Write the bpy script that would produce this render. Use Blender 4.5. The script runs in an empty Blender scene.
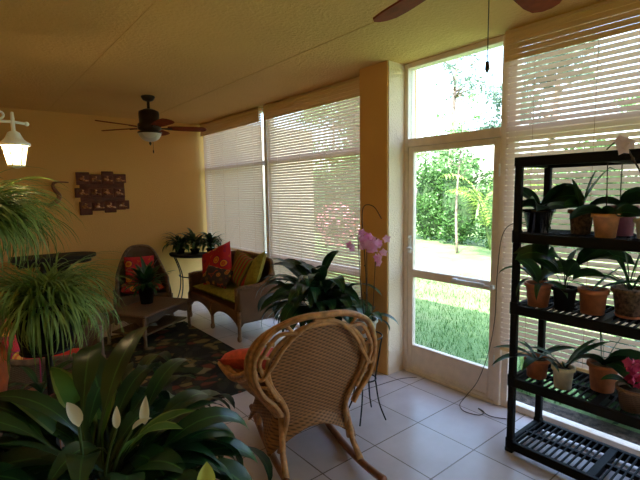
import bpy, math, random
from mathutils import Vector, Matrix
PI = math.pi
R = math.radians
scene = bpy.context.scene
col = scene.collection
rnd = random.Random(7)

# ------------------------------------------------------------ camera, world, sun, exposure
cam_d = bpy.data.cameras.new('camera')
cam_d.sensor_width = 36.0
cam_d.lens = 439.25 / 640 * 36.0
cam_d.clip_start = 0.05
cam_d.clip_end = 300
cam = bpy.data.objects.new('camera', cam_d)
col.objects.link(cam)
yaw, pitch, roll = R(39.098), R(6.153), R(-0.8625)
F = Vector((math.sin(yaw) * math.cos(pitch), math.cos(yaw) * math.cos(pitch), -math.sin(pitch)))
R0 = Vector((math.cos(yaw), -math.sin(yaw), 0))
U0 = R0.cross(F)
Rv = math.cos(roll) * R0 + math.sin(roll) * U0
Uv = -math.sin(roll) * R0 + math.cos(roll) * U0
m = Matrix((Rv, Uv, -F)).transposed().to_4x4()
m.translation = Vector((0, 0, 1.65))
cam.matrix_world = m
scene.camera = cam

world = bpy.data.worlds.new('world')
scene.world = world
world.use_nodes = True
wn = world.node_tree
wn.nodes.clear()
wo = wn.nodes.new('ShaderNodeOutputWorld')
wb = wn.nodes.new('ShaderNodeBackground')
ws = wn.nodes.new('ShaderNodeTexSky')
ws.sky_type = 'NISHITA'
ws.sun_disc = False
ws.sun_elevation = R(55)
ws.sun_rotation = R(245)
ws.air_density = 1.2
ws.dust_density = 3.0
wb.inputs['Strength'].default_value = 0.55
wn.links.new(ws.outputs[0], wb.inputs[0])
wn.links.new(wb.outputs[0], wo.inputs[0])

sun_d = bpy.data.lights.new('sun', 'SUN')
sun_d.energy = 9.0
sun_d.angle = R(0.6)
sun_d.color = (1.0, 0.95, 0.86)
sun = bpy.data.objects.new('sun', sun_d)
col.objects.link(sun)
sun_dir = Vector((0.72, 0.26, -0.97)).normalized()
sun.rotation_euler = sun_dir.to_track_quat('-Z', 'Y').to_euler()
sun.location = (0, 0, 12)

scene.view_settings.view_transform = 'Standard'
scene.view_settings.look = 'None'
scene.view_settings.gamma = 1.0
scene.view_settings.use_curve_mapping = False
scene.view_settings.exposure = 1.55

# ------------------------------------------------------------ mesh helpers
class MB:
    def __init__(s):
        s.v = []; s.f = []; s.uv = {}; s.mi = []; s.cur = 0; s.sm = []
    def add(s, vs, fs, uvs=None, smooth=True):
        o = len(s.v)
        s.v += [tuple(p) for p in vs]
        if uvs:
            for i, u in enumerate(uvs): s.uv[o + i] = u
        for f in fs:
            s.f.append([o + i for i in f]); s.mi.append(s.cur); s.sm.append(smooth)
    def box(s, x0, x1, y0, y1, z0, z1, M=None, bev=0.0):
        if bev > 0:
            b = min(bev, abs(x1-x0)/2.01, abs(y1-y0)/2.01, abs(z1-z0)/2.01)
            vs = []; idx = {}
            for i, x in enumerate((x0, x1)):
                for j, y in enumerate((y0, y1)):
                    for k, z in enumerate((z0, z1)):
                        sx, sy, sz = (1, -1)[i], (1, -1)[j], (1, -1)[k]
                        for a, p in enumerate(((x, y+sy*b, z+sz*b), (x+sx*b, y, z+sz*b), (x+sx*b, y+sy*b, z))):
                            idx[(i, j, k, a)] = len(vs); vs.append(p)
            I = idx; fs = []
            for i in (0, 1):
                q = [I[(i,0,0,0)], I[(i,0,1,0)], I[(i,1,1,0)], I[(i,1,0,0)]]; fs.append(q if i == 0 else q[::-1])
                q = [I[(0,i,0,1)], I[(1,i,0,1)], I[(1,i,1,1)], I[(0,i,1,1)]]; fs.append(q if i == 0 else q[::-1])
                q = [I[(0,0,i,2)], I[(0,1,i,2)], I[(1,1,i,2)], I[(1,0,i,2)]]; fs.append(q if i == 0 else q[::-1])
            for i in (0, 1):
                for j in (0, 1):
                    q = [I[(i,j,0,0)], I[(i,j,1,0)], I[(i,j,1,1)], I[(i,j,0,1)]]; fs.append(q if i != j else q[::-1])
                    q = [I[(i,0,j,0)], I[(i,1,j,0)], I[(i,1,j,2)], I[(i,0,j,2)]]; fs.append(q[::-1] if i != j else q)
                    q = [I[(0,i,j,1)], I[(1,i,j,1)], I[(1,i,j,2)], I[(0,i,j,2)]]; fs.append(q if i != j else q[::-1])
                    for k in (0, 1):
                        q = [I[(i,j,k,0)], I[(i,j,k,1)], I[(i,j,k,2)]]; fs.append(q if (i+j+k) % 2 == 0 else q[::-1])
        else:
            vs = [(x, y, z) for x in (x0, x1) for y in (y0, y1) for z in (z0, z1)]
            fs = [(0,1,3,2), (4,6,7,5), (0,4,5,1), (2,3,7,6), (0,2,6,4), (1,5,7,3)]
        if M is not None: vs = [M @ Vector(p) for p in vs]
        s.add(vs, fs, smooth=False)
    def tube(s, pts, r, n=8, cap=True, M=None, closed=False):
        pts = [Vector(p) for p in pts]
        if M is not None: pts = [M @ p for p in pts]
        N = len(pts)
        rs = r if isinstance(r, (list, tuple)) else [r] * N
        vs = []; fs = []; up = None
        for i, p in enumerate(pts):
            a = pts[(i-1) % N] if (closed or i > 0) else p
            b = pts[(i+1) % N] if (closed or i < N-1) else p
            d = (b - a)
            d = d.normalized() if d.length > 1e-9 else Vector((0, 0, 1))
            if up is None:
                up = Vector((0, 0, 1)) if abs(d.z) < .9 else Vector((1, 0, 0))
            u = (up - d * up.dot(d))
            u = u.normalized() if u.length > 1e-6 else d.orthogonal().normalized()
            up = u; w = d.cross(u)
            for k in range(n):
                t = 2*PI*k/n
                vs.append(p + rs[i]*(math.cos(t)*u + math.sin(t)*w))
        for i in range(N if closed else N-1):
            j = (i+1) % N
            for k in range(n):
                k2 = (k+1) % n
                fs.append((i*n+k, i*n+k2, j*n+k2, j*n+k))
        if cap and not closed:
            fs.append(tuple(range(n))[::-1]); fs.append(tuple((N-1)*n+k for k in range(n)))
        s.add(vs, fs)
    def lathe(s, prof, c=(0, 0, 0), n=24, M=None, arc=2*PI, a0=0, sharp=False):
        vs = []; fs = []; P = len(prof); full = abs(arc-2*PI) < 1e-6
        nn = n if full else n+1
        for k in range(nn):
            t = a0 + arc*k/n
            for (r, z) in prof:
                p = Vector((c[0]+r*math.cos(t), c[1]+r*math.sin(t), c[2]+z))
                vs.append(M @ p if M is not None else p)
        for k in range(n):
            k2 = (k+1) % nn
            for i in range(P-1):
                fs.append((k*P+i, k2*P+i, k2*P+i+1, k*P+i+1))
        s.add(vs, fs, smooth=not sharp)
    def ball(s, c, r, n=10, sc=(1, 1, 1), M=None):
        prof = []
        vs = []; fs = []
        m2 = max(4, n//2+1)
        for i in range(m2+1):
            ph = PI*i/m2
            for k in range(n):
                t = 2*PI*k/n
                p = Vector((c[0]+sc[0]*r*math.sin(ph)*math.cos(t), c[1]+sc[1]*r*math.sin(ph)*math.sin(t), c[2]-sc[2]*r*math.cos(ph)))
                vs.append(M @ p if M is not None else p)
        for i in range(m2):
            for k in range(n):
                k2 = (k+1) % n
                fs.append((i*n+k, i*n+k2, (i+1)*n+k2, (i+1)*n+k))
        s.add(vs, fs)
    def prism(s, poly, z0, z1, M=None):
        n = len(poly)
        vs = [Vector((x, y, z0)) for x, y in poly] + [Vector((x, y, z1)) for x, y in poly]
        if M is not None: vs = [M @ p for p in vs]
        fs = [tuple(range(n))[::-1], tuple(range(n, 2*n))] + [(i, (i+1) % n, n+(i+1) % n, n+i) for i in range(n)]
        s.add(vs, fs, smooth=False)
    def leaf(s, base, az, el, L, W, droop, pet=0.0, seg=9, fold=0.25, tip=1.0, pr=0.004, twist=0.0, power=1.5, belly=.8, minz=None, maxz=None):
        """an arching leaf: petiole for the first share pet, then a folded blade"""
        p = Vector(base); vs = []; fs = []; uv = []
        h = Vector((math.cos(az), math.sin(az), 0)); side = Vector((-math.sin(az), math.cos(az), 0))
        for i in range(seg+1):
            t = i/seg
            e = el - droop*(t**power)
            d = h*math.cos(e) + Vector((0, 0, 1))*math.sin(e)
            if i:
                p = p + d*(L/seg)
                if maxz is not None and p.z > maxz: p.z = maxz - .002*i
                if minz is not None and p.z < minz: p.z = minz + .001*i
            nrm = -h*math.sin(e) + Vector((0, 0, 1))*math.cos(e)
            if t < pet: w = pr
            else:
                q = (t-pet)/(1-pet+1e-9)
                w = max(pr*0.6 if i < seg else 0.0003, W*0.5*(math.sin(PI*min(1, q**belly))**0.85 if 0 < q < 1 else 0))
                if q >= 1: w = 0.0005
            tw = twist*t
            sd = side*math.cos(tw) + nrm*math.sin(tw)
            nn2 = nrm*math.cos(tw) - side*math.sin(tw)
            vs += [p + sd*w + nn2*w*fold, p.copy(), p - sd*w + nn2*w*fold]
            uv += [(0, t), (.5, t), (1, t)]
        for i in range(seg):
            a = i*3; b = a+3
            fs += [(a, a+1, b+1, b), (a+1, a+2, b+2, b+1)]
        s.add(vs, fs, uv)
        return p
    def build(s, name, mat, parent=None, M=None):
        me = bpy.data.meshes.new(name)
        vs = s.v if M is None else [M @ Vector(p) for p in s.v]
        me.from_pydata([tuple(p) for p in vs], [], s.f)
        mats = mat if isinstance(mat, (list, tuple)) else [mat]
        for mm in mats: me.materials.append(mm)
        me.polygons.foreach_set('material_index', s.mi)
        me.polygons.foreach_set('use_smooth', s.sm)
        if s.uv:
            ul = me.uv_layers.new(name='uv')
            for l in me.loops:
                if l.vertex_index in s.uv: ul.data[l.index].uv = s.uv[l.vertex_index]
        me.update()
        o = bpy.data.objects.new(name, me)
        col.objects.link(o)
        if parent is not None: o.parent = parent
        return o

def thing(name, label, cat, loc=(0, 0, 0), rz=0, group=None):
    o = bpy.data.objects.new(name, None)
    o.empty_display_size = .1
    col.objects.link(o)
    o.location = loc; o.rotation_euler = (0, 0, rz)
    o['label'] = label; o['category'] = cat
    if group: o['group'] = group
    return o
def tag(o, label, cat, group=None, kind=None):
    o['label'] = label; o['category'] = cat
    if group: o['group'] = group
    if kind: o['kind'] = kind
    return o
def struct(o):
    o['kind'] = 'structure'; return o
def copy_tree(o, parent=None, **props):
    c = o.copy(); col.objects.link(c)
    c.parent = parent
    for ch in o.children: copy_tree(ch, c)
    return c
def TR(x, y, z, rz=0): return Matrix.Translation((x, y, z)) @ Matrix.Rotation(rz, 4, 'Z')
def spline(pts, n=8):
    """Catmull-Rom through points"""
    pts = [Vector(p) for p in pts]; out = []
    for i in range(len(pts)-1):
        p0 = pts[max(0, i-1)]; p1 = pts[i]; p2 = pts[i+1]; p3 = pts[min(len(pts)-1, i+2)]
        for k in range(n):
            t = k/n
            out.append(0.5*((2*p1)+(p2-p0)*t+(2*p0-5*p1+4*p2-p3)*t*t+(3*p1-p0-3*p2+p3)*t*t*t))
    out.append(pts[-1]); return out

# ------------------------------------------------------------ materials
def newmat(name):
    mt = bpy.data.materials.new(name); mt.use_nodes = True
    nt = mt.node_tree; nt.nodes.clear()
    out = nt.nodes.new('ShaderNodeOutputMaterial')
    return mt, nt, out
def principled(nt, out, colr, rough=.6, metal=0, spec=None):
    b = nt.nodes.new('ShaderNodeBsdfPrincipled')
    b.inputs['Base Color'].default_value = (*colr, 1)
    b.inputs['Roughness'].default_value = rough
    b.inputs['Metallic'].default_value = metal
    if spec is not None: b.inputs['Specular IOR Level'].default_value = spec
    nt.links.new(b.outputs[0], out.inputs[0])
    return b
def coords(nt, kind='Object', scale=(1, 1, 1), rot=(0, 0, 0)):
    tc = nt.nodes.new('ShaderNodeTexCoord'); mp = nt.nodes.new('ShaderNodeMapping')
    mp.inputs['Scale'].default_value = scale; mp.inputs['Rotation'].default_value = rot
    nt.links.new(tc.outputs[kind], mp.inputs[0]); return mp.outputs[0]
def ramp(nt, fac, stops, interp='LINEAR'):
    r = nt.nodes.new('ShaderNodeValToRGB'); r.color_ramp.interpolation = interp
    e = r.color_ramp.elements
    while len(e) < len(stops): e.new(0.5)
    for el, (p, c) in zip(e, stops): el.position = p; el.color = (*c, 1)
    nt.links.new(fac, r.inputs[0]); return r.outputs[0]
def noise(nt, vec, scale, detail=3, rough=.5):
    n = nt.nodes.new('ShaderNodeTexNoise'); n.inputs['Scale'].default_value = scale
    n.inputs['Detail'].default_value = detail; n.inputs['Roughness'].default_value = rough
    if vec is not None: nt.links.new(vec, n.inputs['Vector'])
    return n.outputs[0]
def bump(nt, h, b, strength=.3, dist=.01):
    n = nt.nodes.new('ShaderNodeBump'); n.inputs['Strength'].default_value = strength; n.inputs['Distance'].default_value = dist
    nt.links.new(h, n.inputs['Height']); nt.links.new(n.outputs[0], b.inputs['Normal'])
def simple(name, c, rough=.5, metal=0, var=.12, nscale=14, bumps=0, spec=None):
    mt, nt, out = newmat(name); b = principled(nt, out, c, rough, metal, spec)
    v = coords(nt); n = noise(nt, v, nscale)
    lo = tuple(max(0, x*(1-var*2)) for x in c); hi = tuple(min(1, x*(1+var*2)) for x in c)
    nt.links.new(ramp(nt, n, [(.3, lo), (.7, hi)]), b.inputs['Base Color'])
    if bumps: bump(nt, noise(nt, v, nscale*6), b, bumps, .004)
    return mt
def stucco(name, c, sc=55, st=.35):
    mt, nt, out = newmat(name); b = principled(nt, out, c, .85)
    v = coords(nt); n = noise(nt, v, sc, 4, .6); n2 = noise(nt, v, 1.3, 2)
    nt.links.new(ramp(nt, n2, [(.3, tuple(x*.93 for x in c)), (.7, c)]), b.inputs['Base Color'])
    r = ramp(nt, n, [(.45, (0, 0, 0)), (.6, (1, 1, 1))])
    bump(nt, r, b, st, .006); return mt
def leafmat(name, c, c2=None, rough=.35, rib=None, trans=.25, stripes=False):
    """diffuse + translucency, mid-rib from the across-leaf uv"""
    mt, nt, out = newmat(name)
    b = nt.nodes.new('ShaderNodeBsdfPrincipled'); b.inputs['Roughness'].default_value = rough
    tr = nt.nodes.new('ShaderNodeBsdfTranslucent'); mx = nt.nodes.new('ShaderNodeMixShader'); mx.inputs[0].default_value = trans
    v = coords(nt); n = noise(nt, v, 9, 2)
    c2 = c2 or tuple(min(1, x*1.6) for x in c)
    cc = ramp(nt, n, [(.35, c), (.68, c2)])
    if rib or stripes:
        tc = nt.nodes.new('ShaderNodeTexCoord'); sp = nt.nodes.new('ShaderNodeSeparateXYZ'); nt.links.new(tc.outputs['UV'], sp.inputs[0])
        a = nt.nodes.new('ShaderNodeMath'); a.operation = 'SUBTRACT'; a.inputs[1].default_value = .5; nt.links.new(sp.outputs[0], a.inputs[0])
        ab = nt.nodes.new('ShaderNodeMath'); ab.operation = 'ABSOLUTE'; nt.links.new(a.outputs[0], ab.inputs[0])
        rib = rib or tuple(min(1, x*3) for x in c)
        lt = nt.nodes.new('ShaderNodeMath'); lt.operation = 'GREATER_THAN' if stripes else 'LESS_THAN'; lt.inputs[1].default_value = .36 if stripes else .035
        nt.links.new(ab.outputs[0], lt.inputs[0])
        mxc = nt.nodes.new('ShaderNodeMix'); mxc.data_type = 'RGBA'
        nt.links.new(lt.outputs[0], mxc.inputs[0]); nt.links.new(cc, mxc.inputs[6]); mxc.inputs[7].default_value = (*rib, 1)
        cc = mxc.outputs[2]
    nt.links.new(cc, b.inputs['Base Color']); nt.links.new(cc, tr.inputs[0])
    nt.links.new(b.outputs[0], mx.inputs[1]); nt.links.new(tr.outputs[0], mx.inputs[2]); nt.links.new(mx.outputs[0], out.inputs[0])
    return mt
def wicker(name, c, sc=1.0, dark=.45):
    mt, nt, out = newmat(name); b = principled(nt, out, c, .5)
    v = coords(nt)
    sx = nt.nodes.new('ShaderNodeSeparateXYZ'); nt.links.new(v, sx.inputs[0])
    # two wave fields: horizontal strands (z) and vertical stakes (x+y)
    w1 = nt.nodes.new('ShaderNodeMath'); w1.operation = 'MULTIPLY'; w1.inputs[1].default_value = 2*PI/(.011*sc); nt.links.new(sx.outputs[2], w1.inputs[0])
    ad = nt.nodes.new('ShaderNodeMath'); ad.operation = 'ADD'; nt.links.new(sx.outputs[0], ad.inputs[0]); nt.links.new(sx.outputs[1], ad.inputs[1])
    w2 = nt.nodes.new('ShaderNodeMath'); w2.operation = 'MULTIPLY'; w2.inputs[1].default_value = 2*PI/(.024*sc); nt.links.new(ad.outputs[0], w2.inputs[0])
    s1 = nt.nodes.new('ShaderNodeMath'); s1.operation = 'SINE'; nt.links.new(w1.outputs[0], s1.inputs[0])
    s2 = nt.nodes.new('ShaderNodeMath'); s2.operation = 'SINE'; nt.links.new(w2.outputs[0], s2.inputs[0])
    mu = nt.nodes.new('ShaderNodeMath'); mu.operation = 'MULTIPLY'; nt.links.new(s1.outputs[0], mu.inputs[0]); nt.links.new(s2.outputs[0], mu.inputs[1])
    mr = nt.nodes.new('ShaderNodeMapRange'); mr.inputs[1].default_value = -1; mr.inputs[2].default_value = 1; nt.links.new(mu.outputs[0], mr.inputs[0])
    n = noise(nt, v, 6, 3)
    base = ramp(nt, n, [(.3, tuple(x*.75 for x in c)), (.7, c)])
    mxc = nt.nodes.new('ShaderNodeMix'); mxc.data_type = 'RGBA'; mxc.blend_type = 'MULTIPLY'; mxc.inputs[0].default_value = 1
    nt.links.new(base, mxc.inputs[6])
    nt.links.new(ramp(nt, mr.outputs[0], [(.1, (dark,)*3), (.6, (1, 1, 1))]), mxc.inputs[7])
    nt.links.new(mxc.outputs[2], b.inputs['Base Color'])
    bump(nt, mr.outputs[0], b, .6, .005); return mt
def rings(name, bg, c1, c2, c3, sc=9, dark=(.05, .01, .01)):
    """fabric with scattered concentric roundels"""
    mt, nt, out = newmat(name); b = principled(nt, out, bg, .85)
    v = coords(nt, 'Object', (sc, sc, sc))
    vo = nt.nodes.new('ShaderNodeTexVoronoi'); vo.inputs['Scale'].default_value = 1; vo.inputs['Randomness'].default_value = .7; nt.links.new(v, vo.inputs['Vector'])
    r = ramp(nt, vo.outputs['Distance'], [(0, c1), (.13, c2), (.22, c1), (.3, c3), (.38, bg), (.62, bg), (.7, c2), (.76, bg)], 'CONSTANT')
    nt.links.new(r, b.inputs['Base Color']); return mt

M_ = {}
WALL = (.80, .46, .15)
M_['wall'] = stucco('ochre_stucco', WALL, 60, .25)
M_['doorlit'] = stucco('door_lit_stucco', (.90, .70, .50), 60, .4)  # wall stucco lightened to carry the light from the door
M_['ceil'] = stucco('ochre_ceiling', (.78, .49, .17), 38, .5)
M_['frame'] = simple('cream_aluminium', (.93, .78, .64), .45, 0, .03)
M_['white'] = simple('white_paint', (.88, .87, .86), .45, 0, .03)
M_['extwall'] = stucco('beige_exterior_stucco', (.50, .44, .34), 50, .3)
M_['roof'] = simple('roof_underside', (.7, .66, .58), .8)
M_['black'] = simple('black_plastic', (.006, .006, .006), .65, spec=.2)
M_['iron'] = simple('black_iron', (.012, .012, .013), .45, .3, .1)
M_['bronze'] = simple('dark_bronze', (.035, .022, .014), .4, .5)
M_['bladewood'] = simple('dark_walnut_blade', (.22, .04, .014), .75, spec=.12)
M_['terra'] = simple('terracotta', (.50, .16, .06), .75, 0, .12, 20)
M_['terra2'] = simple('pale_terracotta', (.72, .33, .13), .75, 0, .12, 20)
M_['purple'] = simple('mauve_ceramic', (.42, .14, .20), .4)
M_['cream'] = simple('cream_ceramic', (.80, .70, .45), .4)
M_['blackpot'] = simple('black_glazed_ceramic', (.012, .010, .012), .15)
M_['soil'] = simple('soil', (.06, .035, .02), .95, 0, .3, 40)
M_['bark'] = simple('bark_chips', (.16, .09, .05), .9, 0, .4, 60, .6)
M_['orange'] = simple('orange_glazed_pot', (.62, .11, .02), .4)
M_['wick'] = wicker('honey_wicker', (.40, .18, .065), 1.9, .3)
M_['rope'] = simple('rattan_cane', (.46, .22, .08), .45, 0, .2, 30)
M_['wick2'] = wicker('brown_wicker', (.26, .13, .06))
M_['rope2'] = simple('brown_cane', (.24, .12, .055), .5, 0, .2, 30)
M_['wick3'] = wicker('grey_brown_wicker', (.19, .115, .075))
M_['rope3'] = simple('grey_brown_cane', (.18, .11, .07), .5, 0, .2, 30)
M_['wood'] = simple('reddish_wood', (.26, .10, .05), .4, 0, .2, 12)
M_['darktable'] = simple('dark_stained_table', (.014, .009, .007), .8)
M_['redfab'] = simple('red_fabric', (.70, .035, .02), .85, 0, .08, 30)
M_['coral'] = simple('coral_fabric', (.75, .12, .08), .85, 0, .1, 30)
M_['lily'] = leafmat('dark_glossy_leaf', (.010, .038, .012), (.018, .062, .018), .32, rib=(.05, .14, .035), trans=.15)
M_['lily_b'] = leafmat('mid_glossy_leaf', (.015, .06, .018), (.03, .10, .03), .35, rib=(.06, .18, .05), trans=.2)
M_['grass_leaf'] = leafmat('grassy_leaf', (.08, .17, .025), (.38, .50, .14), .5, trans=.3)
M_['strap'] = leafmat('strap_leaf', (.015, .05, .018), (.035, .09, .03), .4, rib=(.05, .14, .04), trans=.2)
M_['varieg'] = leafmat('variegated_leaf', (.07, .19, .03), (.10, .25, .05), .45, rib=(.22, .32, .08), stripes=True)
M_['yellowleaf'] = leafmat('lime_spathe', (.45, .55, .12), (.6, .65, .2), .5, trans=.3)
M_['spathe'] = leafmat('white_spathe', (.72, .68, .55), (.82, .78, .66), .5, trans=.3)
M_['pink'] = leafmat('pink_petal', (.78, .22, .48), (.88, .55, .72), .6, trans=.35)
M_['palepink'] = leafmat('pale_pink_petal', (.82, .62, .58), (.9, .78, .72), .6, trans=.35)
M_['magenta'] = leafmat('magenta_petal', (.6, .04, .14), (.75, .1, .25), .6, trans=.3)
M_['stem'] = simple('green_stem', (.05, .09, .02), .6)
M_['stake'] = simple('brown_stake', (.06, .035, .02), .7)

# glass: mostly clear, faint gloss
mt, nt, out = newmat('clear_glass'); M_['glass'] = mt
tp = nt.nodes.new('ShaderNodeBsdfTransparent'); gl = nt.nodes.new('ShaderNodeBsdfGlossy'); gl.inputs['Roughness'].default_value = .02
lw = nt.nodes.new('ShaderNodeLayerWeight'); lw.inputs[0].default_value = .5
pw = nt.nodes.new('ShaderNodeMath'); pw.operation = 'POWER'; pw.inputs[1].default_value = 5; nt.links.new(lw.outputs['Facing'], pw.inputs[0])
fr = nt.nodes.new('ShaderNodeMath'); fr.operation = 'MULTIPLY_ADD'; fr.inputs[1].default_value = .5; fr.inputs[2].default_value = .015; nt.links.new(pw.outputs[0], fr.inputs[0]); mx = nt.nodes.new('ShaderNodeMixShader')
tp.inputs[0].default_value = (.93, .95, .95, 1)
nt.links.new(fr.outputs[0], mx.inputs[0]); nt.links.new(tp.outputs[0], mx.inputs[1]); nt.links.new(gl.outputs[0], mx.inputs[2]); nt.links.new(mx.outputs[0], out.inputs[0])

# blind slats: thin vinyl that lets light through
def slatmat(name, c, t):
    mt, nt, out = newmat(name)
    d = nt.nodes.new('ShaderNodeBsdfDiffuse'); d.inputs[0].default_value = (*c, 1)
    tr = nt.nodes.new('ShaderNodeBsdfTranslucent'); tr.inputs[0].default_value = (*c, 1)
    mx = nt.nodes.new('ShaderNodeMixShader'); mx.inputs[0].default_value = t
    nt.links.new(d.outputs[0], mx.inputs[1]); nt.links.new(tr.outputs[0], mx.inputs[2]); nt.links.new(mx.outputs[0], out.inputs[0])
    return mt
M_['slat'] = slatmat('tan_vinyl_slat', (.84, .68, .58), .55)
M_['valance'] = slatmat('bamboo_valance', (.82, .62, .38), .45)

# floor tiles
mt, nt, out = newmat('floor_tile'); M_['floor'] = mt
b = principled(nt, out, (.6, .5, .42), .28)
T = .44329
v = coords(nt, 'Object')
mp = nt.nodes.new('ShaderNodeMapping'); mp.inputs['Location'].default_value = (-2.416 % T * -1 + T, -1.890 % T * -1 + T, 0); nt.links.new(v, mp.inputs[0])
mp.inputs['Location'].default_value = (-(2.416 % T), -(1.890 % T), 0)
br = nt.nodes.new('ShaderNodeTexBrick'); br.offset = 0; br.squash = 1
br.inputs['Scale'].default_value = 1; br.inputs['Brick Width'].default_value = T; br.inputs['Row Height'].default_value = T
br.inputs['Mortar Size'].default_value = .0045; br.inputs['Mortar Smooth'].default_value = .2
br.inputs['Color1'].default_value = (.66, .56, .555, 1); br.inputs['Color2'].default_value = (.61, .52, .515, 1); br.inputs['Mortar'].default_value = (.20, .14, .10, 1)
nt.links.new(mp.outputs[0], br.inputs['Vector'])
n = noise(nt, v, 3.5, 5, .6)
mxc = nt.nodes.new('ShaderNodeMix'); mxc.data_type = 'RGBA'; mxc.blend_type = 'MULTIPLY'; mxc.inputs[0].default_value = 1
nt.links.new(br.outputs[0], mxc.inputs[6]); nt.links.new(ramp(nt, n, [(.3, (.82, .80, .78)), (.7, (1, 1, 1))]), mxc.inputs[7])
nt.links.new(mxc.outputs[2], b.inputs['Base Color'])
inv = nt.nodes.new('ShaderNodeMath'); inv.operation = 'SUBTRACT'; inv.inputs[0].default_value = 1; nt.links.new(br.outputs['Fac'], inv.inputs[1])
bump(nt, inv.outputs[0], b, .4, .004)

# rug
mt, nt, out = newmat('floral_rug'); M_['rug'] = mt
b = principled(nt, out, (.1, .08, .05), .95)
v = coords(nt, 'Object')
wn_ = nt.nodes.new('ShaderNodeTexNoise'); wn_.inputs['Scale'].default_value = 3; nt.links.new(v, wn_.inputs['Vector'])
mxv = nt.nodes.new('ShaderNodeMix'); mxv.data_type = 'RGBA'; mxv.blend_type = 'ADD'; mxv.inputs[0].default_value = .35; nt.links.new(v, mxv.inputs[6]); nt.links.new(wn_.outputs['Color'], mxv.inputs[7])
vo = nt.nodes.new('ShaderNodeTexVoronoi'); vo.inputs['Scale'].default_value = 8.5; nt.links.new(mxv.outputs[2], vo.inputs['Vector'])
sp = nt.nodes.new('ShaderNodeSeparateColor'); nt.links.new(vo.outputs['Color'], sp.inputs[0])
c1 = ramp(nt, sp.outputs[0], [(0, (.02, .02, .015)), (.35, (.20, .14, .05)), (.5, (.03, .05, .02)), (.66, (.16, .035, .02)), (.74, (.02, .02, .02)), (.86, (.24, .19, .10))], 'CONSTANT')
dk = ramp(nt, vo.outputs['Distance'], [(0, (.35, .35, .35)), (.15, (1, 1, 1)), (.5, (1, 1, 1)), (.62, (.2, .2, .2))])
mxc = nt.nodes.new('ShaderNodeMix'); mxc.data_type = 'RGBA'; mxc.blend_type = 'MULTIPLY'; mxc.inputs[0].default_value = 1
nt.links.new(c1, mxc.inputs[6]); nt.links.new(dk, mxc.inputs[7]); nt.links.new(mxc.outputs[2], b.inputs['Base Color'])

M_['rings'] = rings('red_roundel_fabric', (.55, .02, .03), (.75, .35, .03), (.65, .10, .02), (.36, .01, .06), 6.2)
M_['rings2'] = rings('dark_floral_fabric', (.05, .03, .03), (.6, .28, .05), (.45, .06, .02), (.12, .07, .03), 11)
M_['limecush'] = simple('lime_green_fabric', (.36, .33, .05), .85, 0, .12, 26)
M_['limecush2'] = simple('olive_green_fabric', (.22, .20, .04), .85, 0, .12, 26)
mt, nt, out = newmat('green_red_stripe_fabric'); M_['stripe'] = mt
b = principled(nt, out, (.2, .2, .05), .85)
v = coords(nt, 'Object', (14, 14, 14)); sx = nt.nodes.new('ShaderNodeSeparateXYZ'); nt.links.new(v, sx.inputs[0])
fr_ = nt.nodes.new('ShaderNodeMath'); fr_.operation = 'FRACT'; nt.links.new(sx.outputs[0], fr_.inputs[0])
nt.links.new(ramp(nt, fr_.outputs[0], [(0, (.25, .24, .05)), (.4, (.09, .07, .03)), (.6, (.45, .04, .03)), (.85, (.30, .10, .04))], 'CONSTANT'), b.inputs['Base Color'])

# grass, mulch, bark, foliage outside
mt, nt, out = newmat('lawn_ground'); M_['lawn'] = mt
b = principled(nt, out, (.2, .35, .08), .95)
v = coords(nt); n = noise(nt, v, 1.2, 5, .7)
nt.links.new(ramp(nt, n, [(.25, (.07, .16, .04)), (.5, (.14, .24, .08)), (.72, (.28, .32, .16))]), b.inputs['Base Color'])
bump(nt, noise(nt, v, 40, 3), b, .8, .03)
M_['blade'] = leafmat('grass_blade', (.035, .13, .02), (.08, .20, .04), .6, trans=.35)
M_['mulch'] = simple('mulch', (.07, .05, .04), .95, 0, .45, 22, .6)
M_['trunk'] = simple('grey_bark', (.22, .17, .14), .9, 0, .3, 10, .5)
M_['hedge'] = leafmat('hedge_leaf', (.035, .10, .022), (.08, .19, .045), .45, trans=.3)
M_['treeleaf'] = leafmat('tree_leaf', (.10, .22, .08), (.22, .38, .14), .5, trans=.35)
M_['pineleaf'] = leafmat('pine_needle', (.10, .17, .13), (.18, .27, .20), .6, trans=.3)
M_['limeleaf'] = leafmat('palm_frond', (.22, .38, .06), (.40, .55, .12), .5, trans=.4)
M_['bloom'] = leafmat('bougainvillea', (.75, .22, .30), (.9, .45, .5), .6, trans=.3)
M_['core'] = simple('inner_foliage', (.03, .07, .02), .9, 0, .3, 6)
M_['lampglass'] = None
mt, nt, out = newmat('frosted_glass_shade'); M_['shade'] = mt
b = principled(nt, out, (.62, .60, .52), .35); b.inputs['Transmission Weight'].default_value = .2
mt, nt, out = newmat('lit_lantern_bulb'); M_['bulb'] = mt
em = nt.nodes.new('ShaderNodeEmission'); em.inputs[0].default_value = (1, .80, .42, 1); em.inputs[1].default_value = 5; nt.links.new(em.outputs[0], out.inputs[0])
mt, nt, out = newmat('lantern_pane'); M_['pane'] = mt
tp = nt.nodes.new('ShaderNodeBsdfTransparent'); tr = nt.nodes.new('ShaderNodeBsdfTranslucent'); tr.inputs[0].default_value = (1, .82, .45, 1)
mx = nt.nodes.new('ShaderNodeMixShader'); mx.inputs[0].default_value = .25
nt.links.new(tp.outputs[0], mx.inputs[1]); nt.links.new(tr.outputs[0], mx.inputs[2]); nt.links.new(mx.outputs[0], out.inputs[0])
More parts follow.
